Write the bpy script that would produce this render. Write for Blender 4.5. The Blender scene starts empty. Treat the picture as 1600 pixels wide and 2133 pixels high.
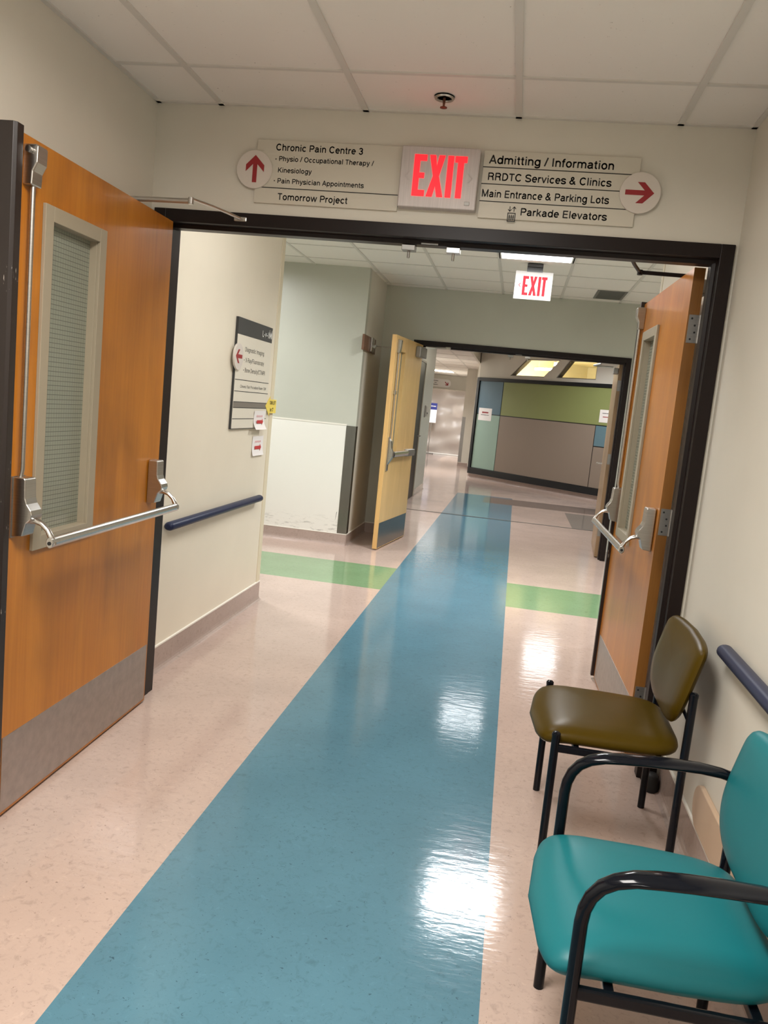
import bpy, bmesh, math, random
from mathutils import Vector, Matrix
C = bpy.context.scene
COL = C.collection
PI = math.pi
random.seed(3)

# ---------------------------------------------------------------- camera
CAM = dict(f=1681.15, yaw=8.634, pitch=-7.599, roll=5.660, h=1.4591)
def make_camera():
    a, b, c = (math.radians(CAM[k]) for k in ('yaw', 'pitch', 'roll'))
    F = Vector((-math.sin(a)*math.cos(b), math.cos(a)*math.cos(b), math.sin(b)))
    R = Vector((math.cos(a), math.sin(a), 0)); U = R.cross(F)
    R2 = R*math.cos(c) + U*math.sin(c); U2 = -R*math.sin(c) + U*math.cos(c)
    cd = bpy.data.cameras.new('camera'); co = bpy.data.objects.new('camera', cd); COL.objects.link(co)
    cd.sensor_fit = 'VERTICAL'; cd.sensor_height = 24.0; cd.lens = CAM['f']/2133*24.0
    cd.clip_start = 0.02; cd.clip_end = 200
    M = Matrix((R2, U2, -F)).transposed().to_4x4(); M.translation = Vector((0, 0, CAM['h']))
    co.matrix_world = M; C.camera = co
make_camera()

# ---------------------------------------------------------------- light and exposure
C.view_settings.view_transform = 'Standard'; C.view_settings.look = 'None'
C.view_settings.gamma = 1.0; C.view_settings.use_curve_mapping = False
C.view_settings.exposure = 2.15
W = bpy.data.worlds.new('world'); C.world = W; W.use_nodes = True
W.node_tree.nodes['Background'].inputs[0].default_value = (0.9, 0.85, 0.75, 1)
W.node_tree.nodes['Background'].inputs[1].default_value = 0.02
C.cycles.max_bounces = 10; C.cycles.diffuse_bounces = 5; C.cycles.glossy_bounces = 4
C.cycles.sample_clamp_indirect = 4.0; C.cycles.transparent_max_bounces = 12
WARM = (1.0, 0.945, 0.88)
COOL = (0.98, 0.99, 1.0)
# watts of each fixture's lamp; louvred fixtures throw a limited cone
L_NEAR, L_BACK, L_BAY, L_JUNC, L_SIDE, L_FAR, L_LEFT = 15.0, 8.0, 4.3, 16.0, 12.0, 15.0, 16.5
SPREAD = math.radians(172)

# ---------------------------------------------------------------- materials
MATS = {}
def nodes(m): return m.node_tree.nodes, m.node_tree.links
def mat(name, col, rough=0.5, metal=0.0, coat=0.0, spec=0.5, emit=None, estr=0.0):
    if name in MATS: return MATS[name]
    m = bpy.data.materials.new(name); m.use_nodes = True
    b = m.node_tree.nodes['Principled BSDF']
    b.inputs['Base Color'].default_value = (*col, 1); b.inputs['Roughness'].default_value = rough
    b.inputs['Metallic'].default_value = metal; b.inputs['Coat Weight'].default_value = coat
    b.inputs['Coat Roughness'].default_value = 0.08; b.inputs['Specular IOR Level'].default_value = spec
    if emit: b.inputs['Emission Color'].default_value = (*emit, 1); b.inputs['Emission Strength'].default_value = estr
    MATS[name] = m; return m
def coords(m, scale=(1, 1, 1), kind='Object'):
    N, L = nodes(m); t = N.new('ShaderNodeTexCoord'); mp = N.new('ShaderNodeMapping')
    mp.inputs['Scale'].default_value = scale; L.new(t.outputs[kind], mp.inputs['Vector']); return mp.outputs[0]
def noise(m, vec, scale, detail=4, rough=0.55, dist=0.0):
    N, L = nodes(m); n = N.new('ShaderNodeTexNoise'); L.new(vec, n.inputs['Vector'])
    n.inputs['Scale'].default_value = scale; n.inputs['Detail'].default_value = detail
    n.inputs['Roughness'].default_value = rough; n.inputs['Distortion'].default_value = dist; return n.outputs['Fac']
def ramp(m, fac, stops):
    N, L = nodes(m); r = N.new('ShaderNodeValToRGB'); L.new(fac, r.inputs[0]); e = r.color_ramp.elements
    while len(e) < len(stops): e.new(0.5)
    for i, (p, c) in enumerate(stops): e[i].position = p; e[i].color = (*c, 1)
    return r.outputs[0]
def mixc(m, fac, a, b, mode='MIX'):
    N, L = nodes(m); x = N.new('ShaderNodeMix'); x.data_type = 'RGBA'; x.blend_type = mode
    for s, v in ((x.inputs[0], fac), (x.inputs[6], a), (x.inputs[7], b)):
        if isinstance(v, (int, float)): s.default_value = v
        elif isinstance(v, tuple): s.default_value = (*v, 1)
        else: L.new(v, s)
    return x.outputs[2]
def bump(m, fac, strength, dist=0.01):
    N, L = nodes(m); b = N.new('ShaderNodeBump'); b.inputs['Strength'].default_value = strength
    b.inputs['Distance'].default_value = dist; L.new(fac, b.inputs['Height'])
    L.new(b.outputs[0], N['Principled BSDF'].inputs['Normal'])
def setcol(m, out): nodes(m)[1].new(out, nodes(m)[0]['Principled BSDF'].inputs['Base Color'])
def k(c, f): return tuple(min(1, x*f) for x in c)

def paint(name, col, rough=0.55, orange=0.06):
    if name in MATS: return MATS[name]
    m = mat(name, col, rough); v = coords(m)
    setcol(m, ramp(m, noise(m, v, 2.0, 3), [(0.3, k(col, 0.97)), (0.7, k(col, 1.03))]))
    bump(m, noise(m, v, 220, 2), orange, 0.002); return m
def marmoleum(name, col, fleck):
    m = mat(name, col, 0.105, spec=0.38); v = coords(m)
    f1 = noise(m, v, 38, 5, 0.65, 0.8)
    base = ramp(m, f1, [(0.28, k(col, 0.80)), (0.46, col), (0.60, col), (0.76, k(col, 1.17))])
    f2 = noise(m, coords(m, (1, 1.4, 1)), 85, 3, 0.6, 1.2)
    spots = ramp(m, f2, [(0.0, (1, 1, 1)), (0.30, (1, 1, 1)), (0.345, (0, 0, 0)), (1, (0, 0, 0))])
    big = ramp(m, noise(m, v, 2.2, 2), [(0.3, (0.93, 0.93, 0.93)), (0.7, (1.06, 1.06, 1.06))])
    c = mixc(m, 1.0, mixc(m, spots, base, fleck), big, 'MULTIPLY')
    setcol(m, c); bump(m, noise(m, coords(m, (9, 26, 1)), 1.0, 3, 0.6), 0.13, 0.006); return m
def wood(name, light, dark, rough=0.26, coat=0.35, blot=0.35):
    m = mat(name, light, rough, coat=coat); v = coords(m, (9, 9, 0.55))
    f = noise(m, v, 1.0, 6, 0.6, 0.7)
    fine = noise(m, coords(m, (70, 70, 2.2)), 1.0, 3, 0.6)
    c = ramp(m, f, [(0.25, dark), (0.5, tuple((a+b)/2 for a, b in zip(light, dark))), (0.72, light)])
    c = mixc(m, 0.30, c, ramp(m, fine, [(0.3, k(dark, 0.9)), (0.7, k(light, 1.05))]))
    bl = ramp(m, noise(m, coords(m, (3.2, 3.2, 1.5)), 1.0, 3, 0.55, 0.4), [(0.28, (1-blot, 1-blot, 1-blot)), (0.55, (1, 1, 1))])
    c = mixc(m, 1.0, c, bl, 'MULTIPLY'); setcol(m, c); return m
def steel(name, col, rough=0.32, streak=(1, 1, 60)):
    m = mat(name, col, rough, metal=1.0); f = noise(m, coords(m, streak), 8, 3)
    setcol(m, ramp(m, f, [(0.3, k(col, 0.88)), (0.7, k(col, 1.06))])); return m
def vinyl(name, col, rough=0.34, spec=0.30):
    m = mat(name, col, rough, spec=spec); bump(m, noise(m, coords(m), 420, 3), 0.05, 0.001); return m

M_wall = paint('warm_white_paint', (0.66, 0.625, 0.545))
M_head = M_wall
M_cream = paint('cream_vinyl_wall', (0.78, 0.71, 0.575), 0.42)
M_trim = mat('cream_corner_trim', (0.72, 0.64, 0.47), 0.4)
M_grey = paint('pale_grey_green_paint', (0.50, 0.50, 0.43), 0.35)
M_cap = mat('white_cap_strip', (0.80, 0.76, 0.68), 0.35)
M_pink = marmoleum('pink_marbled_linoleum', (0.50, 0.38, 0.322), (0.28, 0.205, 0.175))
M_blue = marmoleum('blue_marbled_linoleum', (0.090, 0.205, 0.270), (0.042, 0.10, 0.138))
M_green = marmoleum('green_marbled_linoleum', (0.185, 0.30, 0.155), (0.095, 0.175, 0.08))
M_brown = marmoleum('brown_linoleum', (0.17, 0.13, 0.115), (0.10, 0.08, 0.07))
M_greyl = marmoleum('grey_linoleum', (0.22, 0.20, 0.18), (0.14, 0.12, 0.11))
M_mauve = marmoleum('mauve_linoleum', (0.30, 0.23, 0.21), (0.2, 0.15, 0.13))
M_cove = marmoleum('cove_linoleum', (0.40, 0.31, 0.27), (0.24, 0.18, 0.16))
M_dark = mat('dark_brown_enamel', (0.0125, 0.0075, 0.0065), 0.36, spec=0.20)
def scuffed():
    m = mat('scuffed_brown_enamel', (0.016, 0.0095, 0.008), 0.35)
    f = noise(m, coords(m, (220, 220, 30)), 1.0, 2)
    g = noise(m, coords(m, (1, 1, 1)), 5.0, 2)
    s = ramp(m, mixc(m, 1.0, f, g, 'MULTIPLY'), [(0.44, (0, 0, 0)), (0.47, (1, 1, 1))])
    setcol(m, mixc(m, s, (0.016, 0.0095, 0.008), (0.5, 0.45, 0.4))); return m
M_scuff = scuffed()
M_wood = wood('honey_maple_veneer', (0.54, 0.200, 0.019), (0.38, 0.120, 0.008), 0.33, 0.06)
M_edge = wood('door_edge_hardwood', (0.35, 0.15, 0.03), (0.22, 0.085, 0.015), 0.4, 0.1)
M_maple = wood('pale_maple_veneer', (0.76, 0.50, 0.21), (0.64, 0.41, 0.16), 0.4, 0.1, 0.12)
M_mapleedge = wood('pale_maple_edge', (0.76, 0.48, 0.19), (0.58, 0.33, 0.115), 0.45, 0.0, 0.2)
M_tan = wood('far_door_wood', (0.40, 0.25, 0.13), (0.30, 0.18, 0.09), 0.4, 0.1)
M_brownblock = wood('brown_stained_block', (0.20, 0.10, 0.06), (0.13, 0.06, 0.035), 0.4, 0.1)
M_steel = steel('satin_steel', (0.52, 0.50, 0.47), 0.30)
M_bar = steel('satin_bar_steel', (0.60, 0.58, 0.55), 0.25, (60, 1, 1))
M_kick = steel('worn_kick_plate', (0.46, 0.42, 0.39), 0.45, (3, 3, 3))
M_hinge = steel('painted_hinge_steel', (0.36, 0.35, 0.33), 0.5)
M_guard = steel('stainless_guard', (0.26, 0.25, 0.24), 0.26, (60, 60, 1))
M_taupe = mat('taupe_metal_frame', (0.33, 0.28, 0.20), 0.45)
M_blackmetal = mat('glossy_black_enamel', (0.004, 0.005, 0.008), 0.10, spec=0.24)
M_rubber = mat('black_rubber', (0.012, 0.012, 0.012), 0.6)
M_olive = vinyl('olive_brown_vinyl', (0.064, 0.039, 0.003), 0.33, 0.09)
M_teal = vinyl('teal_vinyl', (0.006, 0.135, 0.155), 0.42)
M_navy = vinyl('navy_vinyl', (0.017, 0.023, 0.060), 0.40, 0.22)
M_beige = mat('beige_vinyl_bumper', (0.55, 0.40, 0.28), 0.45)
M_sign = mat('sign_plastic', (0.60, 0.56, 0.47), 0.42)
M_disc = mat('sign_disc', (0.66, 0.60, 0.54), 0.42)
M_ink = mat('black_ink', (0.012, 0.011, 0.010), 0.6)
M_red = mat('crimson_ink', (0.30, 0.012, 0.016), 0.5)
M_redarrow = mat('printed_red', (0.52, 0.035, 0.035), 0.6)
M_pinkink = mat('printed_pink', (0.72, 0.45, 0.45), 0.7)
M_charcoal = mat('charcoal_band', (0.035, 0.035, 0.035), 0.45)
M_greyband = mat('grey_band', (0.20, 0.175, 0.145), 0.5)
M_white = mat('white_letter', (0.85, 0.84, 0.80), 0.5)
M_paper = mat('white_paper', (0.80, 0.76, 0.73), 0.8)
M_yellow = mat('yellow_paper', (0.78, 0.60, 0.10), 0.7)
M_alu = steel('exit_housing', (0.55, 0.50, 0.48), 0.5, (60, 1, 1))
M_alu.node_tree.nodes['Principled BSDF'].inputs['Metallic'].default_value = 0.35
M_exit = mat('lit_red_letters', (0.9, 0.03, 0.04), 0.5, emit=(1.0, 0.004, 0.010), estr=0.5)
M_exit2 = mat('lit_red_print', (0.10, 0.002, 0.003), 0.7, spec=0.0, emit=(1.0, 0.07, 0.09), estr=0.24)
M_acryl = mat('edge_lit_acrylic', (0.13, 0.125, 0.115), 0.7, spec=0.0, emit=(1.0, 0.93, 0.85), estr=0.13)
M_tile = paint('ceiling_tile', (0.83, 0.79, 0.735), 0.8)
def tilemat():
    m = MATS['ceiling_tile']; v = coords(m)
    f = ramp(m, noise(m, v, 90, 2, 0.5), [(0.0, (1, 1, 1)), (0.22, (1, 1, 1)), (0.26, (0, 0, 0)), (1, (0, 0, 0))])
    setcol(m, mixc(m, f, (0.83, 0.79, 0.735), (0.48, 0.45, 0.40)))
tilemat()
M_tee = mat('ceiling_grid', (0.66, 0.63, 0.58), 0.45)
M_gap = mat('dark_gap', (0.05, 0.045, 0.04), 0.9)
M_vent = mat('grey_grille', (0.16, 0.155, 0.14), 0.5)
M_wains = mat('white_wall_panel', (0.80, 0.78, 0.72), 0.22)
def scuffs():
    m = M_wains
    N, L = nodes(m)
    t = N.new('ShaderNodeTexCoord'); s = N.new('ShaderNodeSeparateXYZ'); L.new(t.outputs['Object'], s.inputs[0])
    band = N.new('ShaderNodeMapRange'); L.new(s.outputs['Z'], band.inputs[0])
    band.inputs[1].default_value = 0.13; band.inputs[2].default_value = 0.30; band.inputs[3].default_value = 1; band.inputs[4].default_value = 0
    f = noise(m, coords(m, (7, 7, 45)), 1.0, 4, 0.7)
    st = ramp(m, f, [(0.55, (0, 0, 0)), (0.63, (0.75, 0.75, 0.75))])
    fac = mixc(m, 1.0, st, band.outputs[0], 'MULTIPLY')
    setcol(m, mixc(m, fac, (0.80, 0.78, 0.72), (0.25, 0.23, 0.21)))
scuffs()
M_pgreen = mat('panel_green', (0.235, 0.265, 0.095), 0.45)
M_pblue = mat('panel_blue', (0.085, 0.155, 0.20), 0.45)
M_pmint = mat('panel_mint', (0.28, 0.40, 0.33), 0.45)
M_pbrown = mat('panel_taupe', (0.26, 0.205, 0.16), 0.45)
M_pblack = mat('panel_frame_black', (0.008, 0.010, 0.012), 0.3)
M_room = mat('yellow_room_paint', (0.80, 0.73, 0.52), 0.7)
M_bluehead = mat('blue_poster_ink', (0.02, 0.03, 0.22), 0.6)
def lightmat(name, col, s): return mat(name, (0.9, 0.9, 0.88), 0.5, emit=col, estr=s)
def glass_mat():
    m = bpy.data.materials.new('wired_glass'); m.use_nodes = True; N, L = nodes(m)
    N.remove(N['Principled BSDF']); out = N['Material Output']
    tr = N.new('ShaderNodeBsdfTransparent'); tr.inputs[0].default_value = (0.80, 0.86, 0.78, 1)
    gl = N.new('ShaderNodeBsdfGlossy'); gl.inputs['Roughness'].default_value = 0.04
    df = N.new('ShaderNodeBsdfDiffuse'); df.inputs[0].default_value = (0.05, 0.05, 0.045, 1)
    fr = N.new('ShaderNodeFresnel'); fr.inputs[0].default_value = 1.5
    ob = N.new('ShaderNodeBsdfDiffuse'); ob.inputs[0].default_value = (0.40, 0.42, 0.33, 1)
    m0 = N.new('ShaderNodeMixShader'); m0.inputs[0].default_value = 0.62; L.new(tr.outputs[0], m0.inputs[1]); L.new(ob.outputs[0], m0.inputs[2])
    m1 = N.new('ShaderNodeMixShader'); L.new(fr.outputs[0], m1.inputs[0]); L.new(m0.outputs[0], m1.inputs[1]); L.new(gl.outputs[0], m1.inputs[2])
    t = N.new('ShaderNodeTexCoord'); s = N.new('ShaderNodeSeparateXYZ'); L.new(t.outputs['Object'], s.inputs[0])
    outs = []
    for ax in ('X', 'Z'):
        a = N.new('ShaderNodeMath'); a.operation = 'FRACT'; mu = N.new('ShaderNodeMath'); mu.operation = 'MULTIPLY'
        mu.inputs[1].default_value = 1/0.0155; L.new(s.outputs[ax], mu.inputs[0]); L.new(mu.outputs[0], a.inputs[0])
        b = N.new('ShaderNodeMath'); b.operation = 'LESS_THAN'; b.inputs[1].default_value = 0.06 if ax == 'X' else 0.11
        L.new(a.outputs[0], b.inputs[0]); outs.append(b)
    mx = N.new('ShaderNodeMath'); mx.operation = 'MAXIMUM'; L.new(outs[0].outputs[0], mx.inputs[0]); L.new(outs[1].outputs[0], mx.inputs[1])
    ml = N.new('ShaderNodeMath'); ml.operation = 'MULTIPLY'; ml.inputs[1].default_value = 0.75; L.new(mx.outputs[0], ml.inputs[0])
    m2 = N.new('ShaderNodeMixShader'); L.new(ml.outputs[0], m2.inputs[0]); L.new(m1.outputs[0], m2.inputs[1]); L.new(df.outputs[0], m2.inputs[2])
    L.new(m2.outputs[0], out.inputs[0]); return m
M_glass = glass_mat()
def plastic_mat():
    m = bpy.data.materials.new('clear_plastic_film'); m.use_nodes = True; N, L = nodes(m); N.remove(N['Principled BSDF'])
    tr = N.new('ShaderNodeBsdfTransparent'); tr.inputs[0].default_value = (0.95, 0.93, 0.92, 1)
    gl = N.new('ShaderNodeBsdfGlossy'); gl.inputs['Roughness'].default_value = 0.36
    df = N.new('ShaderNodeBsdfDiffuse'); df.inputs[0].default_value = (0.70, 0.61, 0.55, 1)
    a = N.new('ShaderNodeMixShader'); a.inputs[0].default_value = 0.92; L.new(gl.outputs[0], a.inputs[1]); L.new(df.outputs[0], a.inputs[2])
    b = N.new('ShaderNodeMixShader'); b.inputs[0].default_value = 0.62; L.new(tr.outputs[0], b.inputs[1]); L.new(a.outputs[0], b.inputs[2])
    L.new(b.outputs[0], N['Material Output'].inputs[0]); return m
M_film = plastic_mat()

# ---------------------------------------------------------------- mesh helpers
class MB:
    """collects shapes of one part"""
    def __init__(s): s.bm = bmesh.new(); s.mi = 0
    def face(s, vs):
        try: f = s.bm.faces.new(vs); f.material_index = s.mi; return f
        except ValueError: return None
    def box(s, a, b):
        x0, y0, z0 = (min(p, q) for p, q in zip(a, b)); x1, y1, z1 = (max(p, q) for p, q in zip(a, b))
        v = [s.bm.verts.new(p) for p in ((x0,y0,z0),(x1,y0,z0),(x1,y1,z0),(x0,y1,z0),(x0,y0,z1),(x1,y0,z1),(x1,y1,z1),(x0,y1,z1))]
        for q in ((0,3,2,1),(4,5,6,7),(0,1,5,4),(1,2,6,5),(2,3,7,6),(3,0,4,7)): s.face([v[i] for i in q])
        return s
    def prism(s, pts, axis, a, b):
        """polygon pts (two remaining axes in order) extruded along axis from a to b"""
        def P(u, v, w): return {0: (w, u, v), 1: (u, w, v), 2: (u, v, w)}[axis]
        lo = [s.bm.verts.new(P(u, v, a)) for u, v in pts]; hi = [s.bm.verts.new(P(u, v, b)) for u, v in pts]
        n = len(pts); s.face(lo[::-1]); s.face(hi)
        for i in range(n): s.face([lo[i], lo[(i+1) % n], hi[(i+1) % n], hi[i]])
        return s
    def ring_join(s, rings, close=True):
        for r0, r1 in zip(rings, rings[1:]):
            n = len(r0)
            for i in range(n): s.face([r0[i], r0[(i+1) % n], r1[(i+1) % n], r1[i]])
        if close: s.face(rings[0][::-1]); s.face(rings[-1])
        return s
    def tube(s, path, r, n=16, wide=None):
        """r: one radius or one per point; wide: optional per-point horizontal half width"""
        P = [Vector(p) for p in path]; m = len(P); rings = []
        rs = r if isinstance(r, (list, tuple)) else [r]*m
        up = None
        for i in range(m):
            d = (P[min(i+1, m-1)] - P[max(i-1, 0)]).normalized()
            if up is None:
                up = Vector((0, 1, 0)) if abs(d.y) < 0.9 else Vector((0, 0, 1))
            x = (up - d*up.dot(d)).normalized(); up = x; y = d.cross(x)
            w = (wide[i] if isinstance(wide, (list, tuple)) else wide) if wide else rs[i]
            rings.append([s.bm.verts.new(P[i] + x*w*math.cos(t) + y*rs[i]*math.sin(t)) for t in (2*PI*j/n for j in range(n))])
        return s.ring_join(rings)
    def cyl(s, a, b, r, n=20): return s.tube([a, b], r, n)
    def lathe(s, prof, c=(0, 0, 0), n=28):
        rings = [[s.bm.verts.new((c[0]+r*math.cos(2*PI*j/n), c[1]+r*math.sin(2*PI*j/n), c[2]+z)) for j in range(n)] for r, z in prof]
        return s.ring_join(rings)
    def build(s, name, m, parent=None, bev=0.0, smooth=False, seg=2):
        bmesh.ops.recalc_face_normals(s.bm, faces=s.bm.faces)
        me = bpy.data.meshes.new(name); s.bm.to_mesh(me); s.bm.free()
        for q in (m if isinstance(m, (list, tuple)) else [m]): me.materials.append(q)
        o = bpy.data.objects.new(name, me); COL.objects.link(o)
        if parent: o.parent = parent
        if smooth:
            for p in me.polygons: p.use_smooth = True
            me.set_sharp_from_angle(angle=math.radians(40))
        if bev:
            b = o.modifiers.new('bevel', 'BEVEL'); b.width = bev; b.segments = seg; b.limit_method = 'ANGLE'; b.angle_limit = math.radians(35)
        return o
def box(name, m, a, b, parent=None, bev=0.0): return MB().box(a, b).build(name, m, parent, bev)
def tag(o, label=None, cat=None, group=None, kind=None):
    if label: o['label'] = label
    if cat: o['category'] = cat
    if group: o['group'] = group
    if kind: o['kind'] = kind
    return o
def thing(name, loc, rot=0.0, label=None, cat=None, group=None, kind=None):
    o = bpy.data.objects.new(name, None); COL.objects.link(o); o.empty_display_size = 0.1
    o.location = loc; o.rotation_euler = (0, 0, rot); return tag(o, label, cat, group, kind)
def struct(name, mb, m, bev=0.0): return tag(mb.build(name, m, None, bev), kind='structure')
# a plain grotesque drawn as strokes: capitals 0.72 high, x-height 0.53; glyph = (advance, [strokes of centre-line points])
def _a(cx, cy, rx, ry, a0, a1, n=14): return [(cx+rx*math.cos(math.radians(a0+(a1-a0)*i/n)), cy+ry*math.sin(math.radians(a0+(a1-a0)*i/n))) for i in range(n+1)]
T5 = 0.0525; XT = 0.53-T5; CT = 0.72-T5
_o = _a(0.29, 0.265, 0.205, 0.222, 0, 360, 24)
_S = lambda w, H: [(w*0.90, H*0.765)] + _a(w*0.50, H*0.735, w*0.385, H*0.20, 25, 185, 10) + [(w*0.20, H*0.575), (w*0.50, H*0.50), (w*0.80, H*0.425)] + _a(w*0.50, H*0.265, w*0.405, H*0.20, 5, -155, 10) + [(w*0.08, H*0.235)]
GL = {
 ' ': (0.26, []), '/': (0.30, [[(0.02, 0.0), (0.28, 0.74)]]), '-': (0.34, [[(0.04, 0.27), (0.30, 0.27)]]),
 'a': (0.57, [_a(0.27, 0.36, 0.175, 0.122, 160, 0, 9) + [(0.445, 0.12), (0.465, 0.055), (0.52, 0.045)], [(0.445, 0.315), (0.27, 0.285)] + _a(0.235, 0.158, 0.155, 0.118, 90, 270, 8) + [(0.33, 0.06), (0.43, 0.14)]]),
 'b': (0.60, [[(0.10, 0), (0.10, 0.72)], _a(0.31, 0.265, 0.205, 0.222, 0, 360, 24)]), 'c': (0.55, [_a(0.29, 0.265, 0.205, 0.222, 42, 318, 20)]),
 'd': (0.60, [[(0.50, 0), (0.50, 0.72)], _o]), 'e': (0.57, [[(0.09, 0.275), (0.495, 0.275)] + _a(0.29, 0.265, 0.205, 0.222, 3, 318, 22)]),
 'f': (0.32, [_a(0.26, 0.57, 0.12, 0.10, 80, 180, 8) + [(0.14, 0)], [(0.01, XT+0.005), (0.29, XT+0.005)]]),
 'g': (0.60, [_o, [(0.50, 0.53), (0.50, -0.02)] + _a(0.29, -0.03, 0.21, 0.125, 0, -155, 12)]),
 'h': (0.57, [[(0.10, 0), (0.10, 0.72)], _a(0.285, 0.325, 0.185, 0.158, 180, 0, 12) + [(0.47, 0)]]), 'i': (0.23, [[(0.115, 0), (0.115, 0.53)], [(0.115, 0.625), (0.115, 0.725)]]),
 'j': (0.23, [[(0.125, 0.53), (0.125, -0.06), (0.105, -0.125), (0.01, -0.145)], [(0.125, 0.625), (0.125, 0.725)]]), 'k': (0.54, [[(0.10, 0), (0.10, 0.72)], [(0.47, 0.53), (0.13, 0.22)], [(0.235, 0.32), (0.48, 0)]]),
 'l': (0.23, [[(0.115, 0), (0.115, 0.72)]]), 'm': (0.88, [[(0.10, 0), (0.10, 0.53)], _a(0.27, 0.335, 0.17, 0.148, 180, 0, 12) + [(0.44, 0)], _a(0.61, 0.335, 0.17, 0.148, 180, 0, 12) + [(0.78, 0)]]),
 'n': (0.57, [[(0.10, 0), (0.10, 0.53)], _a(0.285, 0.325, 0.185, 0.158, 180, 0, 12) + [(0.47, 0)]]), 'o': (0.58, [_o]), 'p': (0.60, [[(0.10, -0.19), (0.10, 0.53)], _a(0.31, 0.265, 0.205, 0.222, 0, 360, 24)]),
 'r': (0.36, [[(0.10, 0), (0.10, 0.53)], [(0.10, 0.30)] + _a(0.28, 0.32, 0.175, 0.155, 170, 85, 7) + [(0.345, 0.475)]]), 's': (0.53, [_S(0.52, 0.53)]),
 't': (0.32, [[(0.145, 0.67), (0.145, 0.13), (0.165, 0.065), (0.225, 0.047), (0.29, 0.05)], [(0.01, XT+0.005), (0.28, XT+0.005)]]), 'u': (0.57, [[(0.10, 0.53)] + _a(0.285, 0.205, 0.185, 0.158, 180, 360, 12) + [(0.47, 0.53)], [(0.47, 0), (0.47, 0.3)]]),
 'v': (0.53, [[(0.045, 0.53), (0.265, 0.03), (0.485, 0.53)]]), 'w': (0.78, [[(0.04, 0.53), (0.215, 0.04), (0.39, 0.50), (0.565, 0.04), (0.74, 0.53)]]),
 'x': (0.53, [[(0.05, 0), (0.48, 0.53)], [(0.05, 0.53), (0.48, 0)]]), 'y': (0.53, [[(0.045, 0.53), (0.27, 0.02)], [(0.485, 0.53), (0.245, -0.08), (0.19, -0.14), (0.07, -0.145)]]),
 'A': (0.68, [[(0.045, 0), (0.34, 0.70), (0.635, 0)], [(0.15, 0.225), (0.53, 0.225)]]), 'B': (0.68, [[(0.12, 0.04), (0.12, CT), (0.40, CT)] + _a(0.40, 0.525, 0.155, 0.143, 90, -90, 8) + [(0.12, 0.382)], [(0.12, 0.382), (0.42, 0.382)] + _a(0.42, 0.217, 0.17, 0.165, 90, -90, 8) + [(0.07, 0.052)]]),
 'C': (0.73, [_a(0.38, 0.36, 0.29, 0.315, 38, 322, 24)]), 'D': (0.71, [[(0.12, T5), (0.12, CT), (0.33, CT)] + _a(0.33, 0.36, 0.28, 0.3075, 90, -90, 16) + [(0.07, T5)]]),
 'E': (0.64, [[(0.12, 0), (0.12, 0.72)], [(0.12, CT), (0.58, CT)], [(0.12, 0.375), (0.55, 0.375)], [(0.12, T5), (0.59, T5)]]), 'F': (0.60, [[(0.12, 0), (0.12, 0.72)], [(0.12, CT), (0.56, CT)], [(0.12, 0.36), (0.51, 0.36)]]),
 'I': (0.27, [[(0.135, 0), (0.135, 0.72)]]), 'K': (0.69, [[(0.12, 0), (0.12, 0.72)], [(0.62, 0.72), (0.14, 0.26)], [(0.29, 0.41), (0.64, 0)]]), 'L': (0.57, [[(0.12, 0.72), (0.12, T5), (0.54, T5)]]),
 'M': (0.85, [[(0.12, 0), (0.12, 0.70), (0.425, 0.06), (0.73, 0.70), (0.73, 0)]]), 'N': (0.73, [[(0.12, 0), (0.12, 0.69), (0.61, 0.03), (0.61, 0.72)]]), 'O': (0.77, [_a(0.385, 0.36, 0.30, 0.315, 0, 360, 28)]),
 'P': (0.66, [[(0.12, 0), (0.12, CT), (0.40, CT)] + _a(0.40, 0.50, 0.185, 0.168, 90, -90, 10) + [(0.12, 0.332)]]), 'R': (0.71, [[(0.12, 0), (0.12, CT), (0.42, CT)] + _a(0.42, 0.515, 0.175, 0.152, 90, -90, 10) + [(0.12, 0.363)], [(0.42, 0.363), (0.55, 0.29), (0.585, 0.10), (0.62, 0)]]),
 'S': (0.67, [_S(0.66, 0.72)]), 'T': (0.61, [[(0.305, 0), (0.305, 0.68)], [(0.03, CT), (0.58, CT)]]), 'U': (0.72, [[(0.12, 0.72)] + _a(0.36, 0.27, 0.24, 0.218, 180, 360, 14) + [(0.60, 0.72)]]), 'X': (0.67, [[(0.05, 0), (0.62, 0.72)], [(0.05, 0.72), (0.62, 0)]]),
 'Y': (0.67, [[(0.04, 0.72), (0.335, 0.30), (0.63, 0.72)], [(0.335, 0.32), (0.335, 0)]]),
 '&': (0.70, [[(0.63, 0.0), (0.21, 0.48)] + _a(0.315, 0.545, 0.125, 0.125, 195, -30, 10) + [(0.22, 0.345)] + _a(0.265, 0.20, 0.19, 0.155, 110, 300, 10) + [(0.48, 0.14), (0.56, 0.33)]]),
 '1': (0.56, [[(0.14, 0.53), (0.24, 0.56), (0.33, 0.69), (0.33, 0)]]), '2': (0.56, [_a(0.28, 0.48, 0.19, 0.19, 175, -25, 10) + [(0.36, 0.28), (0.15, 0.14), (0.095, T5), (0.50, T5)]]),
 '3': (0.56, [_a(0.27, 0.52, 0.175, 0.148, 165, -90, 10) + [(0.22, 0.372)], [(0.22, 0.372), (0.28, 0.372)] + _a(0.275, 0.212, 0.195, 0.162, 90, -170, 12)]),
}
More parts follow.
